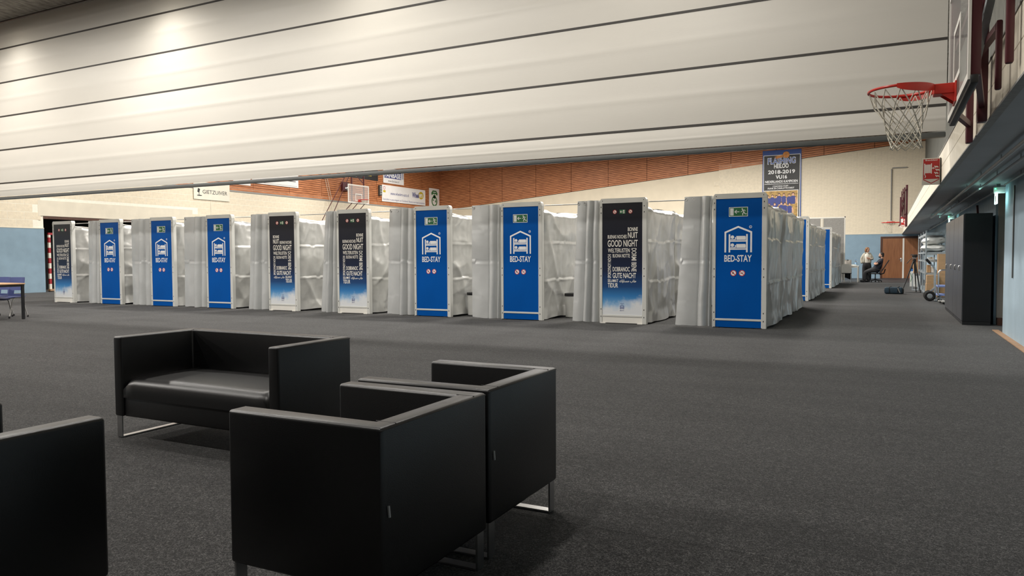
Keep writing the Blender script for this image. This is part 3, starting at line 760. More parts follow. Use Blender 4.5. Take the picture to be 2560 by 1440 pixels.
# ------------------------------------------------------------------ rods and entry curtains between the cabins
#  (left edge at top, left edge at bottom, fold positions as fractions)
ENT = [(-20.23, -20.28, (0.45, 0.8)), (-18.39, -18.38, (0.42, 0.72)), (-16.30, -16.33, (0.50, 0.78)), (-13.93, -14.04, (0.30, 0.62)),
       (-11.58, -11.74, (0.42, 0.70)), (-9.77, -9.86, (0.50, 0.75)), (-7.69, -7.69, (0.62, 0.90)), (-5.33, -5.44, (0.42, 0.72)), (-3.26, -3.42, (0.62, 0.92))]
ENTL = ['narrow grey entry curtain beside the leftmost night sky cabin',
        'grey entry curtain between the first and second blue cabins from the left',
        'grey entry curtain between the second and third blue cabins from the left',
        'grey entry curtain left of the night sky cabin with BONNE at its left edge',
        'narrow dark-edged grey entry curtain between the two neighbouring night sky cabins',
        'grey entry curtain left of the fourth blue cabin from the left',
        'wide flat grey entry curtain between the two blue cabins in the middle',
        'grey entry curtain left of the large night sky cabin, next to a white bin',
        'largest grey entry curtain, hanging left of the rightmost blue cabin']
RODL = ['thin pale curtain rod right of the ' + q for q in ('leftmost cabin', 'first blue cabin from the left', 'second blue cabin from the left', 'third blue cabin from the left', 'night sky cabin with BONNE at its left edge', 'night sky cabin below the hoop', 'fourth blue cabin from the left', 'fifth blue cabin from the left', 'large night sky cabin')]
for i in range(9):
    xa, xb = XS[i] + CW, XS[i + 1]
    rod = MB().tube([(xa + 0.002, 0, 0), (xb - 0.002, 0, 0)], 0.011, 8).build('curtain_rod', M_ROD, None, True, loc=(0, CY + 0.12, 2.285))
    tag(rod, RODL[i], 'rod', 'entry curtain rods')
    lt, lb, folds = ENT[i]; rt, rb = xb - 0.012, xb - 0.03; seed = 3.3 * i + 0.7
    t = thing('entry_curtain', ENTL[i], 'curtain', ((lt + rt) / 2, CY + 0.05, 0), group='grey entry curtains')
    cxm = (lt + rt) / 2
    f1, f2 = folds
    def fn(u, v):
        z = 0.02 + 2.315 * v
        L = lb + (lt - lb) * v; Rr = rb + (rt - rb) * v
        yy = 0.0; xo = 0.0
        if u < f1:
            q = u / f1; yy = -0.022 - 0.030 * math.sin(math.pi * q) + (0.040 * ((q - 0.9) / 0.1) ** 2 if q > 0.9 else 0)
        else:
            e = f2 if u < f2 else 1.0; a = f1 if u < f2 else f2; q = (u - a) / (e - a)      # rolled folds
            amp = 0.15 if u < f2 else 0.10
            yy = 0.018 - amp * max(0.0, 1 - (2 * q - 1) ** 2) ** 0.5
        spread = 0.5 + 0.5 * (1 - v)
        yy *= 0.7 + 0.5 * (1 - v)
        yy += 0.012 * noise.noise(Vector((u * 1.6, z * 0.9, seed))) + 0.004 * noise.noise(Vector((u * 4, z * 4.2, seed + 4)))
        # packing crease across the middle and faint ones above and below
        for zc, am in ((1.17, 0.013), (0.42, 0.003), (1.78, 0.003)):
            tt = z - zc - 0.01 * math.sin(u * 5 + seed)
            yy += am * math.exp(-abs(tt) / 0.018) * (1 if tt > 0 else -1)
        rr = abs(noise.noise(Vector((u * 2.0 + z * 1.2 + seed, z * 1.0 - u, seed + 2))))
        yy -= 0.012 * (0.2 - rr)
        xo = 0.012 * noise.noise(Vector((z * 1.3, u * 2, seed + 8)))
        return (L + (Rr - L) * u - cxm + xo, yy, z + 0.02 * (1 - v) * noise.noise(Vector((u * 3, 0, seed))))
    MB().grid(fn, 64, 70).build('curtain_fabric', M_ENTRY, t, True, 3.0)
    er = MB()
    for s in (0.06, 0.34):
        xx = lt + (rt - lt) * s - cxm
        ring = [(xx + 0.024 * math.cos(a), -0.030, 2.285 + 0.024 * math.sin(a)) for a in [2 * math.pi * q / 14 for q in range(14)]]
        MB().tube(ring, 0.006, 6, closed=True).build('eyelet', M_ALU, t, True)

# white bins with black rims standing between cabins
def bin_(x, y, label):
    t = thing('waste_bin', label, 'bin', (x, y, 0), group='white waste bins between cabins')
    MB().lathe([(0.130, 0.0), (0.150, 0.02), (0.165, 0.47), (0.160, 0.47), (0.145, 0.03), (0.0, 0.03)], n=24, caps=False).build('bin_body', M_WPLAST, t, True)
    MB().lathe([(0.166, 0.445), (0.174, 0.45), (0.174, 0.50), (0.164, 0.505), (0.158, 0.49), (0.158, 0.45)], n=24, caps=False).build('rim', M_BLACK, t, True)
    MB().lathe([(0.0, 0.0), (0.13, 0.0), (0.13, 0.012), (0.0, 0.012)], n=24, caps=False).build('bin_base', M_WPLAST, t)
bin_(-5.83, 14.35, 'white waste bin with black rim left of the large night sky cabin')
bin_(-7.97, 13.98, 'white waste bin with black rim mostly hidden behind the wide flat entry curtain')

# ------------------------------------------------------------------ black sofa and armchairs
def seat_unit(name, label, w, loc, rz, tagside=True):
    """front faces local -y; width w along x, depth 0.68; origin at the centre of the footprint"""
    D, H, T, Z0 = 0.69, 0.72, 0.088, 0.155
    t = thing(name, label, 'sofa' if name == 'sofa' else 'armchair', loc, rz)
    hw, hd = w / 2, D / 2
    def soft(b, nm): return b.build(nm, M_LEATHER, t, True, 1.2)
    bm = bmesh.new()
    foot = [(-hw, -hd), (-hw, hd), (hw, hd), (hw, -hd), (hw - T, -hd), (hw - T, hd - T), (-hw + T, hd - T), (-hw + T, -hd)]
    lo = [bm.verts.new((p[0], p[1], Z0)) for p in foot]; hi = [bm.verts.new((p[0], p[1], H)) for p in foot]
    bm.faces.new(lo); bm.faces.new(hi[::-1])
    for q in range(8): bm.faces.new((lo[q], hi[q], hi[(q + 1) % 8], lo[(q + 1) % 8]))
    bmesh.ops.recalc_face_normals(bm, faces=bm.faces[:])
    bmesh.ops.bevel(bm, geom=bm.edges[:], offset=0.014, segments=3, profile=0.5, affect='EDGES')
    bm.verts.index_update(); sh = MB(); sh.add([v.co[:] for v in bm.verts], [[v.index for v in f.verts] for f in bm.faces]); bm.free()
    soft(sh, 'arm_and_back_shell')
    soft(MB().rbox(-hw + T, hw - T, -hd + 0.012, hd - T, Z0, 0.30, 0.012, 2), 'seat_base')
    def cush(u, v):
        x = (-hw + T + 0.004) + (w - 2 * T - 0.008) * u; yy = -hd + 0.004 + (D - T - 0.008) * v
        k = (math.sin(math.pi * u) ** 0.35) * (math.sin(math.pi * min(0.5, v * 0.5 + 0.02)) ** 0.5 if v < 1 else 1)
        e = min(u, 1 - u) * (w - 2 * T); ef = v * (D - T)
        rnd = 0.035 * (1 - min(1, e / 0.05)) ** 2 + 0.045 * (1 - min(1, ef / 0.06)) ** 2
        return (x, yy, 0.425 + 0.018 * math.sin(math.pi * u) * math.sin(math.pi * v) - rnd)
    cu = MB(); nu, nv = 28, 18
    cu.grid(cush, nu, nv)
    # skirt of the cushion
    W_ = nu + 1
    edge = [i for i in range(W_)] + [W_ * j + nu for j in range(1, nv + 1)] + [W_ * nv + i for i in range(nu - 1, -1, -1)] + [W_ * j for j in range(nv - 1, 0, -1)]
    base = len(cu.v); cu.v += [(cu.v[i][0], cu.v[i][1], 0.29) for i in edge]
    for q in range(len(edge)): cu.f.append((edge[q], base + q, base + (q + 1) % len(edge), edge[(q + 1) % len(edge)]))
    soft(cu, 'seat_cushion')
    # stitched top seams at the rear corners
    for s in (-1, 1):
        MB().tube([(s * (hw - T), hd - 0.006, H - 0.0005), (s * (hw - T), hd - T, H - 0.0005)], 0.0016, 5).build('seam', M_BLACK, t)
    # piping along outer top edges
    pp = [(-hw + 0.004, -hd + 0.01, H - 0.010), (-hw + 0.004, hd - 0.004, H - 0.010), (hw - 0.004, hd - 0.004, H - 0.010), (hw - 0.004, -hd + 0.01, H - 0.010)]
    MB().tube(pp, 0.0035, 6).build('piping', M_LEATHER, t, True)
    for s in (-1, 1):
        xa, xc = (hw - 0.060, hw - 0.008) if s > 0 else (-hw + 0.008, -hw + 0.060)
        l = MB(); f0, f1 = -hd + 0.012, hd - 0.012
        l.box(xa, xc, f0, f0 + 0.009, 0.006, Z0); l.box(xa, xc, f1 - 0.009, f1, 0.006, Z0); l.rbox(xa, xc, f0, f1, 0.0, 0.009, 0.003, 1)
        l.build('sled_leg', M_CHROME, t)
    tg = MB(); tg.obox((hw - 0.03, hd + 0.004, 0.44), (1, 0, 0), (0, 1, 0.1), (0.12, 0, 1), 0.0035, 0.003, 0.020)
    tg.build('label_tag', mat('grey_tag', (0.45, 0.45, 0.45), 0.6), t)
    return t
seat_unit('sofa', 'long black leather two-seat sofa on chrome sled legs, facing the viewer', 1.56, (-4.10, 3.73, 0), 0.0)
# armchairs facing -x: local -y -> world -x means rotate by -90 degrees
seat_unit('armchair', 'nearest black leather armchair in the foreground, seen from behind', 0.70, (-1.785, 2.265, 0), -math.pi / 2)
seat_unit('armchair', 'black leather armchair standing right behind the nearest armchair', 0.70, (-1.80, 3.02, 0), -math.pi / 2)
seat_unit('armchair', 'black leather armchair cut off by the bottom left corner', 0.70, (-2.77, 1.30, 0), math.pi)

# ------------------------------------------------------------------ table and school chairs at the left edge
t = thing('school_table', 'beech-topped table with square black legs at the left edge', 'table', (-17.04, 8.92, 0))
MB().rbox(-0.80, 0.80, -0.40, 0.40, 0.735, 0.762, 0.004, 1).build('table_top', M_BEECH, t)
b = MB()
for s in (-1, 1):
    b.box(-0.74, 0.74, s * 0.36 - 0.02, s * 0.36 + 0.02, 0.69, 0.735); b.box(s * 0.76 - 0.02, s * 0.76 + 0.02, -0.36, 0.36, 0.69, 0.735)
b.build('apron', M_BLACK, t)
for sx in (-1, 1):
    for sy in (-1, 1): MB().rbox(sx * 0.765 - 0.025, sx * 0.765 + 0.025, sy * 0.36 - 0.025, sy * 0.36 + 0.025, 0, 0.735, 0.004, 1).build('leg', M_BLACK, t)
def school_chair(loc, rz, label):
    t = thing('school_chair', label, 'chair', loc, rz, 'blue school chairs at the left table')
    # shell: seat at z 0.44, back upright at +y, facing -y
    def back(u, v):
        x = (u - 0.5) * (0.40 - 0.05 * v); z = 0.46 + 0.41 * v
        return (x, 0.19 + 0.07 * v + 0.05 * (2 * abs(u - 0.5)) ** 2 * -1, z)
    b = MB(); nu, nv = 20, 20
    vs = []
    for th in (0, 0.008):
        for j in range(nv + 1):
            for i in range(nu + 1):
                p = back(i / nu, j / nv); vs.append((p[0], p[1] + th, p[2]))
    w = nu + 1; off = w * (nv + 1); fs = []
    hole = lambda i, j: 5 <= i <= 14 and 2 <= j <= 5
    for j in range(nv):
        for i in range(nu):
            if hole(i, j): continue
            q = (j * w + i, j * w + i + 1, (j + 1) * w + i + 1, (j + 1) * w + i)
            fs.append(q); fs.append(tuple(k + off for k in reversed(q)))
    for i in range(nu): fs.append((nv * w + i, nv * w + i + 1, off + nv * w + i + 1, off + nv * w + i))
    for j in range(nv):
        fs.append((j * w, (j + 1) * w, off + (j + 1) * w, off + j * w)); fs.append((j * w + nu, off + j * w + nu, off + (j + 1) * w + nu, (j + 1) * w + nu))
    b.add(vs, fs); b.build('backrest', M_CHAIRB, t, True, 1.0)
    def seat(u, v):
        x = (u - 0.5) * 0.40; yy = -0.22 + 0.43 * v
        return (x, yy, 0.445 - 0.02 * math.sin(math.pi * u) + (0.03 * ((v - 0.8) / 0.2) ** 2 if v > 0.8 else 0) - (0.03 * ((0.12 - v) / 0.12) ** 2 if v < 0.12 else 0))
    b = MB(); b.grid(seat, 12, 14); b.grid(lambda u, v: (seat(u, v)[0], seat(u, v)[1], seat(u, v)[2] - 0.012), 12, 14); b.build('seat', M_CHAIRB, t, True)
    for s in (-1, 1):
        pts = [(s * 0.20, -0.24, 0.012), (s * 0.185, -0.14, 0.34), (s * 0.18, -0.10, 0.405), (s * 0.18, -0.05, 0.425), (s * 0.18, 0.05, 0.425), (s * 0.18, 0.10, 0.405), (s * 0.185, 0.14, 0.34), (s * 0.20, 0.24, 0.012)]
        MB().tube(pts, 0.0125, 8).build('leg_frame', M_CHAIRLEG, t, True)
        for e in (-0.24, 0.24): MB().lathe([(0.017, 0), (0.018, 0.02), (0.014, 0.045)], (s * 0.20, e, 0), 10).build('rubber_foot', M_RUBBER, t)
school_chair((-16.98, 9.42, 0), math.radians(16), 'blue plastic school chair nearest the table corner, with a slot in its back')
school_chair((-17.58, 9.46, 0), math.radians(12), 'blue plastic school chair cut off by the left edge of the picture')

# ------------------------------------------------------------------ near basketball hoop on the side ledge
def net_mesh(R0, zt, drop, lean, nc=12, r=0.004):
    rows = [(0.0, R0), (0.24, R0 * 0.88), (0.44, R0 * 0.70), (0.56, R0 * 0.62), (0.67, R0 * 0.57), (0.77, R0 * 0.54), (0.86, R0 * 0.52), (0.94, R0 * 0.51), (1.0, R0 * 0.53)]
    P = []
    for k, (d, rad) in enumerate(rows):
        ring = []
        for c in range(nc):
            a = 2 * math.pi * (c + 0.5 * (k % 2)) / nc
            w = 1 + 0.10 * noise.noise(Vector((c * 0.9, k * 0.8, 2.0)))
            ring.append(Vector((lean[0] * d + rad * w * math.cos(a), lean[1] * d + rad * w * math.sin(a), zt - drop * d)))
        P.append(ring)
    b = MB()
    for k in range(len(P) - 1):
        for c in range(nc):
            o = P[k][c]; s = (c, (c - 1) % nc) if k % 2 == 0 else (c, (c + 1) % nc)
            for q in s: b.tube([o, P[k + 1][q]], r, 5, caps=False)
    return b
def hoop_ring(b, cx, cy, z, R, r=0.011):
    b.tube([(cx + R * math.cos(a), cy + R * math.sin(a), z) for a in [2 * math.pi * i / 40 for i in range(40)]], r, 8, closed=True)

bx = 0.47
t = thing('basketball_hoop', 'near basketball hoop with clear backboard and red rim on the side ledge', 'basketball hoop', (0.0, 6.78, 0))
# backboard in the yz plane (x = bx)
y0, y1, z0, z1 = -0.95, 0.88, 2.44, 3.52
bb = MB().box(bx, bx + 0.012, y0 + 0.002, y1 - 0.002, z0 + 0.002, z1 - 0.002).build('backboard', M_ACRYL, t)
fr = MB()
for (a, c, d, e) in ((y0, y1, z0, z0 + 0.05), (y0, y1, z1 - 0.05, z1), (y0, y0 + 0.05, z0 + 0.05, z1 - 0.05), (y1 - 0.05, y1, z0 + 0.05, z1 - 0.05)): fr.box(bx - 0.002, bx + 0.014, a, c, d, e)
fr.build('white_border', M_WHITEP, bb)
fr = MB(); s0, s1, q0, q1 = -0.32, 0.27, 2.62, 3.07
for (a, c, d, e) in ((s0, s1, q0, q0 + 0.045), (s0, s1, q1 - 0.045, q1), (s0, s0 + 0.045, q0 + 0.045, q1 - 0.045), (s1 - 0.045, s1, q0 + 0.045, q1 - 0.045)): fr.box(bx - 0.005, bx - 0.001, a, c, d, e)
fr.build('target_square', M_WHITEP, bb)
MB().rbox(bx + 0.012, bx + 0.06, y0 - 0.01, y1 + 0.01, z0 - 0.03, z0 + 0.03, 0.008).build('edge_padding', M_BLACK, t, True)
rim = MB(); hoop_ring(rim, 0.085, 0.05, 2.60, 0.235)
rim = rim.build('rim', M_RIM, t, True)
pl = MB()
def halfpl(a0, a1, r0, r1, zt, zb, n=14):
    vs = []; 
    for i in range(n + 1):
        a = a0 + (a1 - a0) * i / n
        wd = math.sin(math.pi * i / n) ** 0.35 if 0 < i < n else 0.35
        ri = r0 + (r1 - r0) * 0
        for (rr, zz) in ((r0, zt), (r0, zb * wd), (r1, zb * wd), (r1, zt)): vs.append((0.085 + rr * math.cos(a), 0.05 + rr * math.sin(a), 2.60 + zz))
    fs = []
    for i in range(n):
        for k in range(4): fs.append((i * 4 + k, i * 4 + (k + 1) % 4, (i + 1) * 4 + (k + 1) % 4, (i + 1) * 4 + k))
    fs += [(0, 1, 2, 3), (n * 4 + 3, n * 4 + 2, n * 4 + 1, n * 4)]
    pl.add(vs, fs)
halfpl(math.radians(-97), math.radians(-12), 0.240, 0.247, 0.014, -0.052); halfpl(math.radians(12), math.radians(97), 0.240, 0.247, 0.014, -0.052)
pl.build('rim_guard', M_RIM, t, True)
br = MB(); br.rbox(0.315, bx - 0.012, -0.02, 0.12, 2.535, 2.615, 0.006); br.rbox(bx - 0.014, bx, -0.07, 0.17, 2.46, 2.62, 0.004)
for yy in (-0.012, 0.108): br.prism([(bx - 0.012, 2.54), (0.36, 2.54), (bx - 0.012, 2.465)], lambda u, v, yy=yy: (u, yy, v), (0, 0.006, 0))
br.build('rim_bracket', M_RIM, t)
nm = net_mesh(0.222, 2.585, 0.45, (0.045, 0.03), 12, 0.0045); nm.v = [(p[0] + 0.085, p[1] + 0.05, p[2]) for p in nm.v]
nm.build('net', M_CORD, t, True)
# maroon folding frame fixed to the ledge
for (yy, zb, zt, xa, xb_) in ((1.52, 2.33, 5.6, 0.659, 0.717), (0.47, 2.36, 5.6, 0.652, 0.723)):
    MB().rbox(xa, xb_, yy - 0.05, yy + 0.05, zb, zt, 0.012, 2).build('upright', M_MAROON, t, True)
MB().rbox(0.66, 0.70, -0.61, -0.56, 2.42, 2.90, 0.012, 2).build('frame_arm', M_MAROON, t, True)
MB().rbox(0.666, 0.712, -1.06, -1.0, 2.50, 5.6, 0.012, 2).build('upright', M_MAROON, t, True)
for yy in (-0.90, 0.80): MB().rbox(bx + 0.012, bx + 0.075, yy - 0.035, yy + 0.035, 2.47, 3.9, 0.006).build('board_rail', M_MAROON, t, True)
b = MB(); b.beam((0.68, -0.58, 2.86), (0.62, 0.40, 2.86), 0.045, 0.045); b.build('frame_strut', M_MAROON, t)
b = MB(); b.beam((0.60, -0.05, 2.78), (0.66, -0.80, 3.30), 0.05, 0.05); b.build('gas_strut', M_GALV, t)
b = MB(); b.beam((0.53, -0.88, 2.5), (0.68, 0.42, 2.5), 0.04, 0.05); b.beam((0.53, 0.80, 2.5), (0.68, 1.46, 2.5), 0.04, 0.05); b.beam((0.53, -0.88, 3.4), (0.68, 0.42, 3.4), 0.04, 0.05); b.beam((0.53, -0.88, 3.05), (0.53, 0.80, 3.05), 0.04, 0.05)
b.build('cross_tubes', M_MAROON, t)
for yy in (0.50, 1.55):
    for z in (2.45, 2.72, 2.9): MB().tube([(0.70, yy, z), (0.70, yy + 0.035, z)], 0.018, 8).build('bolt', M_MAROON, t)

# far hoop on the same ledge
t = thing('basketball_hoop', 'far basketball hoop with folded maroon frame at the end of the side ledge', 'basketball hoop', (0, 34.0, 0))
rim = MB(); hoop_ring(rim, 0.05, 0.0, 2.60, 0.235, 0.013); rim.tube([(0.28, 0, 2.60), (0.47, 0, 2.60)], 0.022, 8); rim.rbox(0.0, 0.30, -0.24, -0.22, 2.585, 2.63, 0.004); rim.rbox(0.0, 0.30, 0.22, 0.24, 2.585, 2.63, 0.004)
rim.build('rim', M_RIM, t, True)
nm = net_mesh(0.222, 2.585, 0.42, (0.05, 0), 12, 0.004); nm.v = [(p[0] + 0.05, p[1], p[2]) for p in nm.v]; nm.build('net', M_CORD, t, True)
MB().tube([(0.49, 0, 3.62), (0.49, 0, 2.52), (0.46, 0, 2.46), (0.43, 0, 2.46)], 0.025, 8).build('rim_post', M_MAROON, t, True)
for (xa, xb_, za, zb) in ((0.668, 0.75, 2.42, 4.1), (0.605, 0.655, 2.75, 4.0), (0.555, 0.595, 2.80, 3.95), (0.51, 0.545, 2.85, 3.85)):
    MB().rbox(xa, xb_, -0.05, 0.05, za, zb, 0.01).build('upright', M_MAROON, t, True)
b = MB(); b.beam((0.55, -0.06, 3.7), (0.70, -0.06, 3.95), 0.04, 0.03); b.beam((0.52, -0.06, 2.9), (0.64, -0.06, 3.8), 0.04, 0.03); b.beam((0.64, -0.06, 2.95), (0.55, -0.06, 3.5), 0.04, 0.03); b.beam((0.60, -0.06, 2.75), (0.70, -0.06, 3.0), 0.035, 0.03)
b.build('frame_struts', M_MAROON, t)

# third hoop: hanging at the left wall behind the cabins
hx, hy0, hy1, hz0, hz1 = -27.5, 33.70, 35.62, 4.42, 5.49
t = thing('basketball_hoop', 'basketball hoop with clear board hung before the timber planks on the left wall', 'basketball hoop', (hx, 34.66, 0))
w2 = (hy1 - hy0) / 2
bb = MB().box(-0.012, 0.0, -w2 + 0.002, w2 - 0.002, hz0 + 0.002, hz1 - 0.002).build('backboard', M_ACRYL, t)
fr = MB()
for (a, c, d, e) in ((-w2, w2, hz0, hz0 + 0.07), (-w2, w2, hz1 - 0.07, hz1), (-w2, -w2 + 0.07, hz0 + 0.07, hz1 - 0.07), (w2 - 0.07, w2, hz0 + 0.07, hz1 - 0.07)): fr.box(-0.014, 0.004, a, c, d, e)
fr.build('white_border', M_WHITEP, bb)
fr = MB()
for (a, c, d, e) in ((-0.30, 0.30, 4.55, 4.60), (-0.30, 0.30, 4.93, 4.98), (-0.30, -0.25, 4.60, 4.93), (0.25, 0.30, 4.60, 4.93)): fr.box(0.0, 0.004, a, c, d, e)
fr.build('target_square', M_WHITEP, bb)
rim = MB(); hoop_ring(rim, 0.42, 0.0, 4.62, 0.235, 0.014); rim.rbox(0.0, 0.2, -0.07, 0.07, 4.50, 4.64, 0.01); rim.build('rim', M_RIM, t, True)
nm = net_mesh(0.22, 4.60, 0.20, (0, 0), 12, 0.006); nm.v = [(p[0] + 0.42, p[1], p[2]) for p in nm.v]; nm.build('net', M_CORD, t, True)
b = MB()
for yy in (-0.55, 0.55): b.beam((-0.06, yy, hz0), (-0.06, yy, ZC), 0.06, 0.06)
b.beam((-0.06, -0.55, 4.9), (-0.06, 0.55, 4.9), 0.05, 0.05)
b.beam((-0.06, 0.55, 5.6), (-0.9, 0.1, 6.7), 0.05, 0.05); b.build('hanging_frame', M_MAROON, t)
b = MB()
for (yy, ya) in ((-0.9, -1.5), (-0.4, -0.75), (0.1, -0.20), (0.75, 0.45)): b.tube([(-0.06, yy + 0.1, 5.9 if yy < -0.5 else 4.6), (-1.05, ya - 0.9 + 0.6, 2.6 if yy < -0.5 else 3.2)], 0.022, 6)
b.tube([(-0.06, -0.8, 6.3), (-0.9, -2.2, 3.3)], 0.022, 6)
b.build('brace_rods', M_MAROON, t, True)

# ------------------------------------------------------------------ boards, banners and signs on the walls
def wall_board(name, label, cat, side, a0, a1, z0, z1, m, th=0.02):
    """a flat board on the left wall (side L: runs along y, faces +x) or end wall (side F: along x, faces -y)
    print is made in local xz with y = -depth"""
    if side == 'L':
        o = thing(name, label, cat, (XL + 0.065, a0, 0), math.pi / 2)   # local x -> world y, local -y -> world +x
    else:
        o = thing(name, label, cat, (a0, YF - 0.045, 0))
    MB().box(0, a1 - a0, -th, 0, z0, z1).build('board', m, o)
    return o
t = wall_board('banner', 'cream banner reading GIETZUIVER on the block wall', 'banner', 'L', 24.05, 26.15, 4.02, 4.84, M_BANCREAM)
p = MB(); p.text('GIETZUIVER', 0.50, 1.95, 4.30, 4.48, -0.022, bold=0.004)
p.poly2([(0.20, 4.36), (0.31, 4.32), (0.36, 4.50), (0.24, 4.54)], -0.022); p.stroke2([(0.30, 4.36), (0.30, 4.22)], 0.03, -0.022); p.disc2(0.32, 4.20, 0.15, -0.022, 16, 0.025)
p.build('lettering', M_PRINTK, t)
t = wall_board('banner', 'white banner with red print just under the divider curtain, left of the hoop', 'banner', 'L', 27.6, 30.9, 5.06, 5.9, M_BANNER)
p = MB(); p.stroke2([(1.2, 5.36), (1.5, 5.41), (2.0, 5.37)], 0.05, -0.022); p.build('red_print', M_RED, t)
p = MB(); p.stroke2([(2.1, 5.38), (3.1, 5.38)], 0.04, -0.022); p.build('black_print', M_PRINTK, t)
MB().stroke2([(0.12, 5.13), (3.2, 5.13)], 0.012, -0.022).build('thin_line', M_PRINTK, t)
t = wall_board('banner', 'small white sign at the left end of the timber planks', 'banner', 'L', 26.4, 27.5, 4.90, 5.5, M_BANNER)
t = wall_board('banner', 'long white banner reading www.wheelers-auto.nl on the timber planks', 'banner', 'L', 38.4, 43.35, 4.84, 5.90, M_BANNER)
MB().text('www.wheelers-auto.nl', 0.9, 2.95, 5.30, 5.50, -0.022, bold=0.006).build('web_address', M_PRINTB, t)
MB().text('Wheel', 3.35, 4.15, 5.30, 5.66, -0.023, bold=0.03).build('brand_lettering', M_PRINTB, t)
MB().text('Specialist in auto-import uit Duitsland. Ruime voorraad occasions', 0.1, 4.85, 4.90, 5.06, -0.022).build('slogan_lettering', M_PRINTB, t)
MB().disc2(4.42, 5.50, 0.30, -0.022, 28, 0.26).build('yellow_disc', M_YEL, t); MB().rect2(0.12, 0.38, 5.42, 5.56, -0.022).build('yellow_patch', M_YEL, t)
p = MB(); p.text('ers', 4.20, 4.60, 5.36, 5.60, -0.024, bold=0.02); p.build('white_lettering', M_PRINTW, t)
p = MB(); p.ring2(0.25, 5.70, 0.08, 0.11, -0.022); p.build('red_ring', M_RED, t)
t = wall_board('banner', 'white sign reading FANBASE above the long white banner', 'banner', 'L', 38.55, 40.8, 6.03, 7.0, M_BANNER)
p = MB(); p.rect2(0.1, 1.95, 6.36, 6.8, -0.022); p.rect2(2.1, 2.16, 6.4, 6.8, -0.022); p.build('blue_field', M_PRINTB, t)
p = MB(); p.text('FANBASE', 0.15, 1.9, 6.40, 6.72, -0.024, bold=0.04); p.build('white_lettering', M_PRINTW, t)
p = MB(); p.text('www.fan-base.nl', 0.5, 1.7, 6.12, 6.26, -0.022); p.build('black_lettering', M_PRINTK, t)
t = wall_board('banner', 'dark banner with yellow lettering above the left wall hoop', 'banner', 'L', 34.9, 38.0, 6.07, 7.0, M_PRINTK)
p = MB(); p.stroke2([(1.75, 6.36), (2.45, 6.36)], 0.12, -0.022); p.build('yellow_print', M_YEL, t)
t = wall_board('sign_board', 'white board with round green emblem in the wall corner', 'sign', 'L', 43.85, 45.15, 4.75, 6.12, M_BANNER)
p = MB(); p.ring2(0.66, 5.22, 0.26, 0.37, -0.022); p.disc2(0.66, 5.55, 0.16, -0.022); p.poly2([(0.25, 5.78), (0.45, 5.98), (0.9, 5.98), (1.08, 5.78), (1.0, 5.62), (0.82, 5.74), (0.5, 5.74), (0.33, 5.62)], -0.022)
p.rect2(0.45, 0.58, 5.25, 5.35, -0.022); p.rect2(0.75, 0.88, 5.15, 5.30, -0.022); p.build('green_emblem', M_DGREEN, t)
p = MB(); p.stroke2([(0.5, 5.86), (0.84, 5.86)], 0.05, -0.024); p.build('white_print', M_PRINTW, t)
# loudspeaker-like maroon box and relay box
t = thing('wall_box', 'maroon wall box with round glass beside the left hoop', 'wall box', (XL + 0.06, 34.73, 5.45))
MB().rbox(0, 0.16, -0.28, 0.28, -0.25, 0.25, 0.01).build('housing', M_MAROON, t)
MB().ell((0.16, 0.05, -0.10), 0.07, 0.13, 0.13).build('lens', M_CHROME, t, True)
t = thing('relay_box', 'grey finned box at the left end of the long white banner', 'wall box', (XL + 0.06, 38.15, 5.50))
MB().rbox(0, 0.14, -0.12, 0.12, -0.32, 0.32, 0.01).build('housing', M_BAR, t)
for z in (-0.2, -0.05, 0.1, 0.22): MB().box(0.14, 0.15, -0.10, 0.10, z - 0.04, z + 0.03).build('fin', M_FELT, t)
b = MB()
for yy in (33.0, 33.18): b.tube([(XL + 0.12, yy, 5.85), (XL + 0.3, yy + 0.5, 3.6)], 0.012, 6)
tag(b.build('pull_ropes', M_CORD, None, True), 'pair of pale ropes hanging down the timber planks left of the hoop', 'rope')
b = MB(); b.tube([(XL + 0.03, 25.05, 2.6), (XL + 0.03, 25.05, 4.02)], 0.025, 8)
tag(b.build('cable_duct', M_LEDGE, None, True), 'thin cream pipe running up to the GIETZUIVER banner', 'pipe')

# tall team poster on the end wall
t = wall_board('team_poster', 'tall black and blue basketball team poster on the end wall', 'poster', 'F', -6.49, -4.38, 3.0, 7.34, mat('poster_blue', (0.025, 0.075, 0.30), 0.45))
def PX(c): return (c - 330) * 2.11 / 700.0
def PZ(c): return 7.34 - (c - 150) * 0.0032
p = MB(); p.rect2(PX(350), PX(1010), 3.1, PZ(235), -0.022); p.build('black_field', M_PRINTK, t)
p = MB(); p.stroke2([(PX(352), 3.1), (PX(352), PZ(240)), (PX(1008), PZ(240)), (PX(1008), 3.1)], 0.03, -0.024)
p.text('HEILOO', PX(540), PX(805), PZ(475), PZ(395), -0.026, bold=0.03); p.text('2018-2019', PX(432), PX(920), PZ(575), PZ(505), -0.024, bold=0.03)
p.text('VU16', PX(572), PX(778), PZ(665), PZ(597), -0.024, bold=0.03); p.text('NEDERLANDS KAMPIOEN', PX(380), PX(970), PZ(735), PZ(690), -0.024, bold=0.02)
p.stroke2([(PX(370), PZ(756)), (PX(980), PZ(756))], 0.022, -0.024); p.text('COACHING STAFF :', PX(520), PX(815), PZ(808), PZ(782), -0.024, bold=0.012)
p.text('FRANK EN CHARLOTTE KNEGT', PX(430), PX(910), PZ(848), PZ(818), -0.024, bold=0.012)
p.stroke2([(PX(372), 3.2), (PX(372), PZ(875)), (PX(978), PZ(875)), (PX(978), 3.2)], 0.03, -0.026)
p.text('FLASHING', PX(422), PX(930), PZ(402), PZ(280), -0.0235, bold=0.05)
p.build('white_lettering', M_PRINTW, t)
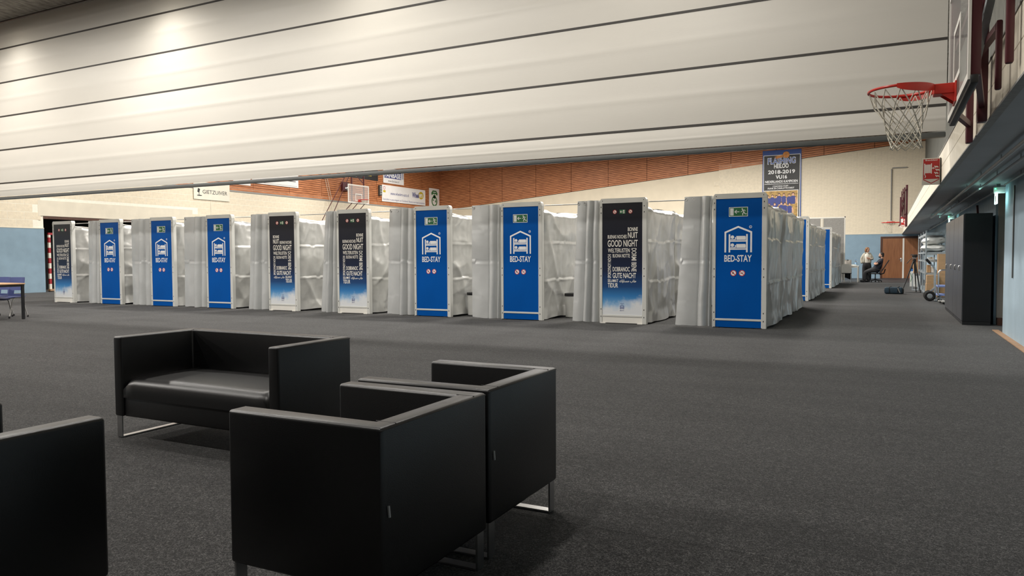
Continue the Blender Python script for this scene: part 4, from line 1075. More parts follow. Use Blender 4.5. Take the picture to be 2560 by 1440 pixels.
p = MB(); p.text('FLASHING', PX(430), PX(922), PZ(394), PZ(288), -0.0245, bold=0.01); p.build('blue_lettering', mat('poster_letter_blue', (0.05, 0.12, 0.42), 0.45), t)
p = MB(); p.disc2(PX(758), PZ(240), 0.19, -0.0265, 24)
for k in range(4): p.poly2([(PX(540), PZ(262 + 14 * k)), (PX(600), PZ(250 + 12 * k)), (PX(700), PZ(238 + 12 * k)), (PX(705), PZ(246 + 12 * k)), (PX(610), PZ(262 + 12 * k))], -0.0262)
p.build('flaming_ball', M_ORANGE, t)
p = MB(); p.ring2(PX(758), PZ(240), 0.182, 0.192, -0.027); p.stroke2([(PX(700), PZ(255)), (PX(758), PZ(232)), (PX(815), PZ(225))], 0.008, -0.027); p.stroke2([(PX(745), PZ(185)), (PX(760), PZ(240)), (PX(752), PZ(296))], 0.008, -0.027); p.build('ball_seams', M_PRINTK, t)
p = MB(); p.rect2(PX(377), PX(973), 3.2, PZ(880), -0.025); p.build('photo_ground', mat('print_gold', (0.45, 0.28, 0.08), 0.5, var=(5, 0.5, (1, 1, 3))), t)
heads = MB(); bodies = MB(); hairs = MB()
row1 = [(440, 985), (515, 970), (590, 985), (640, 950), (725, 955), (820, 965), (890, 950)]
row2 = [(680, 1110), (745, 1120), (560, 1120), (460, 1130), (830, 1130)]
for k, (cx_, cy_) in enumerate(row1 + row2):
    r = 0.075 if k < 6 else (0.10 if k == 6 else 0.08)
    bodies.poly2([(PX(cx_) - 0.10, PZ(cy_) - 0.55), (PX(cx_) + 0.10, PZ(cy_) - 0.55), (PX(cx_) + 0.14, PZ(cy_) - 0.14), (PX(cx_) + 0.05, PZ(cy_) - 0.07), (PX(cx_) - 0.05, PZ(cy_) - 0.07), (PX(cx_) - 0.14, PZ(cy_) - 0.14)], -0.0255 - 0.0004 * k)
    hairs.disc2(PX(cx_), PZ(cy_) + 0.022, r * 0.88, -0.0256 - 0.0004 * k, 14, r)
    heads.disc2(PX(cx_), PZ(cy_) - 0.012, r * 0.62, -0.0257 - 0.0004 * k, 14, r * 0.82); heads.stroke2([(PX(cx_) + 0.14, PZ(cy_) - 0.18), (PX(cx_) + 0.19, PZ(cy_) - 0.5)], 0.07, -0.0257 - 0.0004 * k)
bodies.build('photo_shirts', M_PRINTB, t); heads.build('photo_faces', M_SKINP, t); hairs.build('photo_hair', M_DOORFRAME, t)

# fire hose signs flagged out from the ledge
def fire_sign(x0, x1, y, z0, z1, label):
    t = thing('fire_hose_sign', label, 'sign', (x0, y, z0), group='red fire hose signs on the ledge')
    W, H = x1 - x0, z1 - z0; s = H / 0.42
    MB().box(0, W, 0, 0.006, 0, H).build('sign_plate', M_WHITEP, t)
    MB().box(W - 0.01, W, 0.0, 0.10, 0, H).build('side_flange', M_WHITEP, t)
    p = MB(); p.rect2(0.07 * W, 0.93 * W, 0.22 * H, 0.96 * H, -0.0015); p.stroke2([(0.07 * W, 0.21 * H), (0.5 * W, 0.06 * H), (0.93 * W, 0.21 * H)], 0.012 * s, -0.0015); p.build('red_field', M_RED, t)
    p = MB(); yq = -0.003; p.text('Brandslang', 0.18 * W, 0.82 * W, 0.88 * H, 0.945 * H, yq, bold=0.02)
    p.stroke2([(0.14 * W, 0.38 * H), (0.14 * W, 0.80 * H)], 0.014 * s, yq); p.stroke2([(0.50 * W, 0.42 * H), (0.50 * W, 0.80 * H)], 0.012 * s, yq)
    for k in range(7): p.stroke2([((0.19 + 0.042 * k) * W, 0.44 * H), ((0.19 + 0.042 * k) * W, 0.76 * H)], 0.0085 * s, yq)
    p.stroke2([(0.14 * W, 0.40 * H), (0.20 * W, 0.32 * H), (0.16 * W, 0.27 * H)], 0.010 * s, yq)
    p.ring2(0.60 * W, 0.62 * H, 0.03 * W, 0.055 * W, yq); p.stroke2([(0.52 * W, 0.62 * H), (0.70 * W, 0.62 * H)], 0.005 * s, yq)
    for k in range(4):
        c = (0.66 + 0.06 * (k % 2), 0.70 - 0.115 * k)
        p.stroke2([(c[0] * W, (c[1]) * H), ((c[0] + 0.07) * W, (c[1] - 0.05) * H), ((c[0] + 0.12) * W, (c[1] - 0.02) * H), ((c[0] + 0.20) * W, (c[1] - 0.06) * H)], 0.016 * s, yq)
    p.build('white_symbols', M_PRINTW, t)
fire_sign(0.485, 0.745, 13.4, 2.37, 2.79, 'large red Brandslang fire hose sign flagged out from the near ledge')
fire_sign(0.50, 0.745, 36.0, 2.45, 2.95, 'small distant red fire hose sign beside the far maroon hoop frame')

# exit lights under the soffit
def exit_light(x, y, z, label):
    t = thing('exit_light', label, 'exit light', (x, y, z), group='green glowing exit lights')
    MB().rbox(-0.04, 0.12, -0.03, 0.03, 0.0, 0.10, 0.01).build('housing', M_WHITEP, t, True)
    MB().box(-0.012, 0.008, -0.10, 0.12, -0.17, 0.0).build('glow_plate', M_EXITGLOW, t)
    MB().ell((-0.02, -0.035, 0.07), 0.008, 0.008, 0.008, 8, 6).build('indicator', M_LED, t)
    MB().box(0.0, 0.05, -0.02, 0.02, 0.10, LZ0 - z - 0.001).build('bracket', M_BAR, t)
    p = MB(); p.box(-0.0135, -0.012, -0.04, 0.05, -0.14, -0.04); p.build('running_figure', M_GREEN, t)
    l = bpy.data.lights.new('exit_glow_light', 'POINT'); l.energy = 0.22; l.color = (0.45, 1.0, 0.85); l.shadow_soft_size = 0.05
    lo = bpy.data.objects.new('exit_glow_light', l); COL.objects.link(lo); lo.parent = t; lo.location = (-0.24, -0.06, 0.05)
exit_light(1.56, 14.1, 2.25, 'nearer glowing green exit light under the grey soffit')
exit_light(1.56, 24.0, 2.27, 'farther glowing green exit light just above the charcoal cabinets')
# pipes under the soffit
for (x, y0, y1, r, lab) in ((1.145, -4, 24.5, 0.021, 'leftmost grey pipe running under the soffit'), (1.33, -4, 24.5, 0.017, 'middle grey pipe running under the soffit'), (1.60, -4, 13.5, 0.013, 'thin cable conduit along the soffit corner'), (1.63, 14.5, 36, 0.014, 'thin conduit in the soffit corner above the cabinets')):
    t = thing('ceiling_pipe', lab, 'pipe', (x, 0, 2.335), group='pipes under the ledge soffit')
    MB().tube([(0, y0, 0), (0, y1, 0)], r, 10).build('pipe_run', M_PIPE, t, True)
    yy = max(y0 + 1, 2.0)
    while yy < y1:
        MB().box(-0.006, 0.006, yy - 0.006, yy + 0.006, 0, 0.064).build('hanger', M_PIPE, t); yy += 2.0
b = MB(); b.box(XR - 0.018, XR, 13.23, 13.275, 0.92, 2.30)
tag(b.build('wall_strip', M_BAR), 'dark vertical metal strip on the pale blue wall at the right', 'strip')
t = thing('red_bracket', 'small red bracket on the wall above the black cabinets', 'bracket', (1.70, 18.2, 2.12))
b = MB(); b.beam((0, 0, -0.06), (-0.02, 0.0, 0.18), 0.03, 0.04); b.beam((0.0, 0.15, -0.06), (-0.02, 0.04, 0.12), 0.02, 0.03); b.build('bracket_arm', M_MAROON, t)

# wall pipe and camera dome near the far hoop
b = MB(); b.tube([(0.2, YF - 0.06, 3.1), (0.2, YF - 0.06, 5.9), (0.24, YF - 0.06, 5.98), (0.95, YF - 0.06, 5.98)], 0.03, 8)
tag(b.build('wall_pipe', M_FELT, None, True), 'bent grey pipe climbing the end wall behind the far hoop', 'pipe')
t = thing('camera_dome', 'small white dome on the end wall under the far fire sign', 'camera', (0.15, YF - 0.05, 3.05))
MB().ell((0, -0.05, 0), 0.20, 0.10, 0.09).build('dome', M_WHITEP, t, True); MB().box(-0.12, 0.12, -0.03, 0.03, -0.02, 0.10).build('base', M_FELT, t)

# ------------------------------------------------------------------ charcoal cabinets on the right
def cabinet(y0, y1, label, handles):
    t = thing('storage_cabinet', label, 'cabinet', (1.24, y0, 0), group='tall charcoal cabinets on the right')
    D, H, W = 0.45, 2.015, y1 - y0
    MB().rbox(0.02, D, 0.0, W, 0.06, H, 0.005, 1).build('carcass', M_BLACKCAB, t)
    MB().box(0.012, D - 0.004, 0.006, W - 0.006, 0.0, 0.06).build('plinth', M_BLACK, t)
    for k in range(2):
        d = MB().rbox(0.0, 0.022, 0.004 + k * W / 2, (k + 1) * W / 2 - 0.003, 0.07, H - 0.01, 0.004, 1).build('door', M_GREYCAB, t)
        hy = handles[k] - y0
        h = MB(); h.tube([(0.0, hy, 1.065), (-0.016, hy, 1.055), (-0.020, hy, 1.02), (-0.016, hy, 0.985), (0.0, hy, 0.975)], 0.010, 8)
        h.build('handle', M_ALU, d, True)
cabinet(15.66, 17.70, 'tall charcoal two-door cabinet standing nearest on the right', (16.25, 17.20))
cabinet(17.72, 20.0, 'tall charcoal two-door cabinet directly behind the nearest cabinet', (18.25, 19.50))

# ------------------------------------------------------------------ shelving with pillows and boxes
SX0, SX1, SY0, SY1 = 1.10, 1.62, 26.2, 32.0
t = thing('shelving_rack', 'galvanised steel shelving rack behind the cabinets', 'shelf', (0, 0, 0))
posts_y = [26.2, 28.1, 30.0, 32.0]
for yy in posts_y:
    for xx in (SX0, SX1): MB().rbox(xx - 0.02, xx + 0.02, yy - 0.02, yy + 0.02, 0, 2.03, 0.004, 1).build('upright', M_GALV, t)
for zz in (0.12, 0.72, 1.10, 1.36, 1.94):
    for k in range(3):
        MB().box(SX0 - 0.015, SX1 + 0.015, posts_y[k] + 0.02, posts_y[k + 1] - 0.02, zz - (0.07 if zz > 1.9 else 0.05), zz).build('shelf_board', M_GALV, t)
for yy in posts_y:
    for zz in (1.96, 1.34, 0.70): MB().box(SX0, SX1, yy - 0.012, yy + 0.012, zz - 0.07, zz).build('end_brace', M_GALV, t)
def pillow(loc, sx, sy, sz, label, rot=0.0, tilt=0.0):
    def prof(u, v):
        a = abs(2 * u - 1); c = abs(2 * v - 1)
        return (max(0, 1 - a ** 2.6) * max(0, 1 - c ** 2.6)) ** 0.45
    b = MB()
    for s in (-1, 1):
        b.grid(lambda u, v, s=s: ((u - 0.5) * 2 * sx, (v - 0.5) * 2 * sy, s * sz * prof(u, v) + 0.02 * noise.noise(Vector((u * 6, v * 6, s + sx * 9)))), 22, 22)
    o = b.build('pillow', M_PILLOW, None, True, 3.0, loc)
    o.rotation_euler = (0, tilt, rot); tag(o, label, 'pillow', 'wrapped pillows on the shelving rack')
pillow((1.33, 26.75, 1.48), 0.36, 0.48, 0.12, 'lower white wrapped pillow on the upper shelf')
pillow((1.34, 26.70, 1.72), 0.35, 0.45, 0.125, 'upper white wrapped pillow lying on the other pillow', tilt=-0.10)
def carton(x0, x1, y0, y1, z0, z1, label, m=None, flaps=True):
    t = thing('carton', label, 'box', ((x0 + x1) / 2, (y0 + y1) / 2, z0), group='cartons around the shelving rack')
    w, d, h = (x1 - x0) / 2, (y1 - y0) / 2, z1 - z0
    MB().rbox(-w, w, -d, d, 0, h, 0.004, 1).build('carton_body', m or M_CARD, t)
    MB().box(-0.02, 0.02, -d - 0.001, d + 0.001, h - 0.04, h + 0.001).build('tape', mat('brown_tape', (0.40, 0.27, 0.15), 0.4), t)
    return t
carton(1.10, 1.40, 25.62, 26.12, 0.0, 0.40, 'large brown carton on the floor before the rack, lower one of two')
carton(1.11, 1.41, 25.64, 26.10, 0.402, 0.66, 'brown carton stacked on the floor carton before the rack')
carton(1.40, 1.60, 25.76, 26.11, 0.702, 1.30, 'tall brown carton standing on the upright floor carton')
carton(1.14, 1.24, 26.30, 26.65, 0.725, 0.96, 'small brown carton on the middle shelf at the left')
carton(1.43, 1.60, 25.75, 26.12, 0.0, 0.70, 'upright brown carton on the floor beside the trolley')
carton(1.14, 1.46, 27.35, 27.85, 1.365, 1.82, 'brown carton behind the pillows on the top shelf')
carton(0.88, 1.03, 30.2, 30.6, 0.62 + 0.16, 1.0, 'small tan box sticking out left of the rack', None)
carton(0.88, 1.03, 30.1, 30.5, 0.62, 0.78, 'flat tan box under the small box left of the rack', None)
carton(1.16, 1.34, 26.3, 26.6, 1.105, 1.20, 'white flat box on the shelf under the pillows', M_WPLAST)
carton(1.25, 1.36, 26.24, 26.5, 0.725, 0.90, 'white printed box on the middle shelf', M_WPLAST)
MB()
t = thing('crate_stand', 'dark crate holding the tan boxes left of the rack', 'crate', (0.955, 30.35, 0))
b = MB(); b.box(-0.10, 0.10, -0.25, 0.25, 0.0, 0.02); b.box(-0.10, 0.10, -0.25, 0.25, 0.60, 0.618)
for sx in (-0.09, 0.09):
    for sy in (-0.24, 0.24): b.box(sx - 0.01, sx + 0.01, sy - 0.01, sy + 0.01, 0.02, 0.60)
b.build('crate_frame', M_GALV, t)

# leaning boards behind the tripod
t = thing('leaning_board', 'white and green display board with blue top strip leaning beside the rack', 'board', (1.04, 33.9, 0))
MB().rbox(-0.17, 0.15, -0.02, 0.02, 0.0, 0.62, 0.005).build('board_face', M_WPLAST, t); MB().rbox(-0.17, 0.15, -0.022, 0.022, 0.62, 0.72, 0.005).build('blue_strip', mat('bright_blue_strip', (0.03, 0.16, 0.50), 0.4), t)
p = MB(); p.stroke2([(-0.15, 0.55), (-0.10, 0.35), (-0.14, 0.2)], 0.02, -0.0225); p.poly2([(0.0, 0.1), (0.06, 0.3), (0.09, 0.1)], -0.0225); p.build('green_print', M_DGREEN, t)
MB().rbox(-0.17, 0.15, -0.03, 0.03, 0.72, 0.76, 0.01).build('dark_top', M_BLACK, t)
t = thing('white_cabinet_box', 'white bin with grey lid in front of the leaning board', 'bin', (1.13, 33.4, 0))
MB().rbox(-0.09, 0.09, -0.12, 0.12, 0, 0.46, 0.01).build('bin_body', M_WPLAST, t); MB().rbox(-0.095, 0.095, -0.125, 0.125, 0.46, 0.50, 0.01).build('lid', M_BAR, t)

# tripod with video camera
t = thing('camera_tripod', 'black video camera on a tall tripod in the aisle', 'tripod', (0.86, 28.6, 0))
for (fx, fy) in ((-0.36, -0.10), (0.19, -0.12), (0.08, 0.42)):
    l = MB(); l.tube([(fx * 0.05, fy * 0.05, 1.08), (fx * 0.55, fy * 0.55, 0.52), (fx, fy, 0.02)], [0.028, 0.02, 0.014], 8); l.ell((fx, fy, 0.018), 0.025, 0.025, 0.018, 8, 6); l.build('leg', M_BLACK, t, True)
b = MB(); b.lathe([(0.05, 1.05), (0.055, 1.12), (0.03, 1.14)], n=12); b.build('head_base', M_BLACK, t, True)
MB().lathe([(0.055, 1.15), (0.06, 1.16), (0.06, 1.19), (0.05, 1.2)], n=12).build('silver_plate', M_ALU, t, True)
b = MB(); b.rbox(-0.07, 0.09, -0.10, 0.12, 1.20, 1.29, 0.015); b.tube([(0.0, -0.1, 1.24), (0.0, -0.17, 1.24)], 0.035, 10); b.tube([(-0.06, 0.05, 1.29), (-0.10, 0.05, 1.28), (-0.12, 0.05, 1.25)], 0.012, 6); b.build('camera_body', M_BLACK, t, True)
MB().tube([(-0.03, 0.05, 1.18), (-0.12, 0.1, 1.12), (-0.22, 0.16, 0.98)], 0.011, 6).build('pan_handle', M_BLACK, t, True)
b = MB(); b.tube([(-0.3, -0.2, 0.012), (0.0, -0.3, 0.012), (0.2, -0.25, 0.012)], 0.010, 6)
tag(b.build('floor_cable', M_BLACK, None, True, loc=(0.90, 28.6, 0)), 'thin black cable on the carpet under the tripod', 'cable')
# duffel bag
t = thing('duffel_bag', 'dark blue duffel bag lying on the carpet beside the tripod', 'bag', (0.235, 27.35, 0))
def bagf(u, v):
    a = 2 * math.pi * v; x = -0.28 + 0.56 * u; e = max(0.0, 1 - abs(2 * u - 1) ** 12) ** 0.4
    c, s_ = math.cos(a), math.sin(a); k = 1 + 0.06 * noise.noise(Vector((u * 5, c, s_)))
    yy = 0.15 * k * e * math.copysign(abs(c) ** 0.35, c); zz = 0.112 + 0.110 * k * e * math.copysign(abs(s_) ** 0.35, s_)
    return (x, yy, max(0.004, zz))
MB().grid(bagf, 24, 24).build('bag_body', M_BAG, t, True, 3.0)
for xx in (-0.12, 0.12): MB().tube([(xx, -0.155, 0.03), (xx, -0.165, 0.12), (xx, -0.12, 0.215), (xx + 0.05, -0.03, 0.245), (xx, 0.05, 0.22)], 0.012, 6).build('strap', M_BLACK, t, True)
MB().rbox(0.22, 0.30, -0.12, 0.12, 0.01, 0.18, 0.03, 3).build('end_pocket', M_BLACK, t, True)
MB().tube([(0.12, -0.165, 0.20), (0.16, -0.18, 0.10), (0.19, -0.17, 0.04)], 0.014, 6).build('grey_strap', M_FELT, t, True)

# hand truck
t = thing('hand_truck', 'steel hand truck with big black wheels before the rack', 'hand truck', (0, 23.4, 0))
for (yy) in (0.0, 0.34):
    MB().tube([(1.02, yy, 1.13), (1.10, yy, 1.03), (1.18, yy, 0.95), (1.21, yy, 0.86), (1.225, yy, 0.05)], 0.020, 8).build('frame_tube', M_GALV, t, True)
    MB().tube([(1.0, yy, 1.155), (1.10, yy, 1.03)], 0.028, 8).build('grip', M_BLACK, t, True)
    w = MB().lathe([(0.065, -0.03), (0.11, -0.045), (0.135, -0.03), (0.142, 0.0), (0.135, 0.03), (0.11, 0.045), (0.065, 0.03)], (1.09, yy + (0.0 if yy else -0.07) + (0.07 if yy else 0), 0.142), 24, True, 'y').build('tyre', M_RUBBER, t, True)
    MB().lathe([(0.0, -0.038), (0.03, -0.045), (0.068, -0.034), (0.068, 0.034), (0.03, 0.045), (0.0, 0.038)], (1.09, yy + (0.07 if yy else -0.07), 0.142), 18, False, 'y').build('hub', M_GALV, t, True)
    MB().beam((1.10, yy, 0.24), (1.215, yy, 0.36), 0.03, 0.035).build('brace', M_ALU, t)
for zz in (0.25, 0.6, 0.85): MB().tube([(1.22, 0.0, zz), (1.22, 0.34, zz)], 0.014, 8).build('rung', M_GALV, t, True)
MB().rbox(1.21, 1.44, -0.02, 0.36, 0.004, 0.02, 0.003).build('toe_plate', M_GALV, t)
# platform trolleys
t = thing('platform_trolley', 'two-deck blue platform trolley with chrome push bars behind the cabinet', 'trolley', (1.42, 22.75, 0))
for (z, y0, y1) in ((0.42, -0.35, 0.30), (0.19, -0.30, 0.25)):
    MB().rbox(-0.20, 0.22, y0, y1, z, z + 0.045, 0.008).build('deck', M_BLUEDECK, t)
for yy in (-0.33, -0.18): MB().tube([(-0.18, yy, 0.19), (-0.18, yy, 0.80), (-0.15, yy, 0.855), (-0.10, yy, 0.875), (0.22, yy, 0.875)], 0.015, 8).build('push_bar', M_CHROME, t, True)
for xx in (-0.12, 0.15):
    for yy in (-0.22, 0.2): MB().lathe([(0.02, -0.018), (0.05, -0.018), (0.05, 0.018), (0.02, 0.018)], (xx, yy, 0.10 - 0.05), 14, True, 'y').build('castor', M_RUBBER, t, True)
b = MB()
for xx in (-0.12, 0.15):
    for yy in (-0.22, 0.2): b.box(xx - 0.01, xx + 0.01, yy - 0.03, yy - 0.02, 0.05, 0.19); b.box(xx - 0.01, xx + 0.01, yy + 0.02, yy + 0.03, 0.05, 0.19)
b.build('castor_forks', M_GALV, t)
b = MB(); b.box(0.18, 0.2, -0.3, -0.28, 0.19, 0.42); b.box(0.18, 0.2, 0.22, 0.24, 0.19, 0.42); b.box(-0.19, -0.17, 0.22, 0.24, 0.19, 0.42); b.build('deck_posts', M_ALU, t)
for k, (yy, lab) in enumerate(((21.9, 'flat grey dolly on the floor nearest the charcoal cabinet'), (22.2, 'flat grey dolly lying between the trolley and the nearer dolly'))):
    t = thing('floor_dolly', lab, 'dolly', (1.45, yy, 0), group='flat grey dollies')
    MB().rbox(-0.22 + 0.06 * (1 - k) - 0.0, 0.22, -0.12, 0.12, 0.055, 0.085, 0.006).build('dolly_deck', M_FELT, t)
    for xx in (-0.10, 0.15):
        for s in (-0.08, 0.08): MB().lathe([(0.01, -0.012), (0.028, -0.012), (0.028, 0.012), (0.01, 0.012)], (xx, s, 0.028), 12, True, 'y').build('castor', M_RUBBER, t)

# ------------------------------------------------------------------ grey felt partition beyond the cabins
t = thing('partition_board', 'grey felt partition screen with white frame behind the last cabin row', 'partition', (-2.75, 38.2, 0))
for (x0, x1) in ((-1.0, -0.03), (0.03, 1.0)):
    MB().rbox(x0 + 0.03, x1 - 0.03, -0.015, 0.015, 0.12, 3.02, 0.004).build('felt_panel', M_FELT, t)
b = MB(); b.rbox(-1.0, 1.0, -0.025, 0.025, 3.02, 3.07, 0.006); b.build('top_rail', M_WHITEP, t)
for xx in (-1.0, 0.0, 1.0): MB().rbox(xx - 0.025, xx + 0.025, -0.025, 0.025, 0, 3.02, 0.006).build('frame_post', M_WHITEP, t)
MB().ell((1.0, 0, 3.075), 0.035, 0.035, 0.03, 10, 6).build('corner_cap', M_BLACK, t, True)

# ------------------------------------------------------------------ desk, white chair and things on the desk
t = thing('office_desk', 'white desk standing before the blue end wall', 'desk', (-1.80, 38.75, 0))
MB().rbox(-0.66, 0.66, -0.42, 0.38, 0.745, 0.775, 0.004, 1).build('desk_top', M_WHITEP, t)
for sx in (-0.63, 0.63):
    for sy in (-0.39, 0.35): MB().rbox(sx - 0.025, sx + 0.025, sy - 0.025, sy + 0.025, 0, 0.745, 0.004, 1).build('leg', M_WHITEP, t)
b = MB(); b.box(-0.6, 0.6, -0.40, -0.38, 0.69, 0.745); b.box(-0.6, 0.6, 0.34, 0.36, 0.69, 0.745); b.build('rail', M_WHITEP, t)
t = thing('visitor_chair', 'pale grey visitor chair with chrome legs pushed against the white desk', 'chair', (-1.65, 38.18, 0))
MB().grid(lambda u, v: (-0.21 + 0.42 * u, -0.02 - 0.05 * v + 0.03 * math.sin(math.pi * u), 0.44 + 0.42 * v - 0.03 * (2 * abs(u - 0.5)) ** 4 * (v > 0.9)), 12, 10).build('backrest', M_WPLAST, t, True, 3.0)
MB().grid(lambda u, v: (-0.21 + 0.42 * u, -0.045 - 0.05 * v + 0.03 * math.sin(math.pi * u), 0.44 + 0.42 * v - 0.03 * (2 * abs(u - 0.5)) ** 4 * (v > 0.9)), 12, 10).build('back_shell', M_WPLAST, t, True, 3.0)
MB().rbox(-0.21, 0.21, -0.04, 0.38, 0.41, 0.44, 0.012).build('seat', M_BLACK, t, True)
for sx in (-0.19, 0.19):
    for (sy, st) in ((-0.06, 0.0), (0.34, 0.32)): MB().tube([(sx, st, 0.41), (sx, sy, 0.0)], 0.012, 8).build('leg', M_CHROME, t, True)
b = MB()
def drape(u, v): return (-0.30 + 0.50 * u, 0.22 + 0.06 * math.sin(u * 9), 0.14 + 0.5 * v + 0.06 * math.sin(u * 4) * (1 - v))
b.grid(drape, 16, 10); b.grid(lambda u, v: (drape(u, v)[0], drape(u, v)[1] + 0.02, drape(u, v)[2]), 16, 10)
tag(b.build('black_coat', M_TROUSER, None, True, 3.0, (-1.65, 38.45, 0)), 'black coat hanging under the white desk', 'coat')
t = thing('carrier_bag', 'crumpled grey carrier bag on the white desk', 'bag', (-1.62, 38.72, 0.776))
def cb(u, v):
    a = 2 * math.pi * u; k = 1 + 0.18 * noise.noise(Vector((math.cos(a) * 1.5, math.sin(a) * 1.5, v * 2)))
    r = (1 - 0.25 * v); top = 0.03 * math.sin(5 * a) * v
    return (0.19 * r * k * math.cos(a), 0.10 * (1 - 0.6 * v) * k * math.sin(a), 0.001 + 0.26 * v + top)
b = MB(); b.grid(cb, 28, 10); b.build('bag_body', M_PAPERBAG, t, True, 1.0)
MB().tube([(-0.1, 0, 0.25), (-0.06, 0, 0.33), (0.02, 0, 0.25)], 0.006, 6).build('handle', M_BAR, t, True)
t = thing('water_bottle', 'clear water bottle with blue label on the white desk', 'bottle', (-1.27, 38.70, 0.776))
MB().lathe([(0.0, 0.0), (0.042, 0.0), (0.045, 0.02), (0.045, 0.17), (0.036, 0.21), (0.016, 0.25), (0.016, 0.27), (0.0, 0.27)], n=16, caps=False).build('bottle_body', M_BOTTLE, t, True)
MB().lathe([(0.0462, 0.08), (0.0462, 0.15)], n=16, caps=False).build('label_band', mat('pale_blue_label', (0.35, 0.58, 0.85), 0.4), t, True)
MB().lathe([(0.018, 0.262), (0.018, 0.285), (0.0, 0.285)], n=12, caps=False).build('cap', mat('blue_cap', (0.05, 0.2, 0.6), 0.4), t, True)
t = thing('paper_heap', 'small heap of crumpled white tissues on the white desk', 'tissues', (-1.36, 38.50, 0.776))
for k in range(4): MB().ell((-0.08 + 0.05 * k, 0.03 * (k % 2), 0.028), 0.045, 0.04, 0.028, 8, 6).build('tissue', M_WPLAST, t)

# handball goal in the store opening
t = thing('handball_goal', 'red and white striped handball goal in the dark store opening', 'goal', (-28.95, 17.55, 0))
z = 0.10; k = 0
while z < 2.2:
    MB().box(-0.04, 0.04, -0.04, 0.04, z, min(z + 0.20, 2.2)).build('post_stripe', M_TWHITE if k % 2 == 0 else M_TREDS, t); z += 0.20; k += 1
b = MB(); b.box(-0.04, 0.04, -0.04, 3.0, 2.2, 2.28); b.build('crossbar', M_TREDS, t)
MB().box(-0.04, 0.04, 2.92, 3.0, 0.0, 2.2).build('far_post', M_TREDS, t)
MB().box(-0.06, 0.10, -0.06, 3.0, 0.03, 0.10).build('goal_base', M_WOODTRIM, t); MB().box(-0.05, 0.05, -0.05, 0.05, 0.0, 0.03).build('wheel_block', M_BLACK, t)
b = MB()
for q in range(25):
    yy = 0.06 + q * 0.12; b.box(-0.205, -0.200, yy - 0.004, yy + 0.004, 0.1, 2.2)
for q in range(18): b.box(-0.205, -0.200, 0.0, 3.0, 0.12 + q * 0.12 - 0.004, 0.12 + q * 0.12 + 0.004)
b.box(-0.21, -0.04, 0.0, 0.02, 2.19, 2.2)
stuff(b.build('goal_net', M_NETG, t))

# ------------------------------------------------------------------ people (skin-modifier bodies)
def skin_mesh(name, verts, edges, radii, m, parent, sub=2, root=0, loc=None):
    me = bpy.data.meshes.new(name); me.from_pydata([Vector(v) for v in verts], edges, []); me.materials.append(m)
    o = bpy.data.objects.new(name, me); COL.objects.link(o)
    if parent: o.parent = parent
    if loc: o.location = loc
    sk = o.modifiers.new('Skin', 'SKIN'); sk.use_smooth_shade = True
    lay = me.skin_vertices[0].data
    for i, r in enumerate(radii): lay[i].radius = r if isinstance(r, tuple) else (r, r); lay[i].use_root = (i == root)
    ss = o.modifiers.new('Sub', 'SUBSURF'); ss.levels = sub; ss.render_levels = sub
    return o
class SK:
    def __init__(s): s.v = []; s.e = []; s.r = []
    def add(s, p, r, to=None):
        s.v.append(p); s.r.append(r); i = len(s.v) - 1
        if to is not None: s.e.append((to, i))
        return i
    def chain(s, start, pts):
        for (p, r) in pts: start = s.add(p, r, start)
        return start
    def build(s, name, m, parent, sub=2): return skin_mesh(name, s.v, s.e, s.r, m, parent, sub)
def hand(s, wrist, d, side):
    """palm and five bent fingers; d = pointing direction, side = towards the thumb"""
    d, side = Vector(d).normalized(), Vector(side).normalized(); w = Vector(s.v[wrist]); nrm = d.cross(side)
    palm = s.add(tuple(w + d * 0.06), (0.032, 0.018), wrist)
    for k, (off, L) in enumerate(((0.028, 0.072), (0.010, 0.080), (-0.010, 0.076), (-0.028, 0.060))):
        base = w + d * 0.085 + side * off
        a = s.add(tuple(base), 0.010, palm); a = s.add(tuple(base + d * L * 0.5 + nrm * 0.006), 0.009, a); s.add(tuple(base + d * L * 0.8 + nrm * 0.025), 0.008, a)
    a = s.add(tuple(w + d * 0.045 + side * 0.035), 0.011, palm); s.add(tuple(w + d * 0.075 + side * 0.055 + nrm * 0.012), 0.009, a)
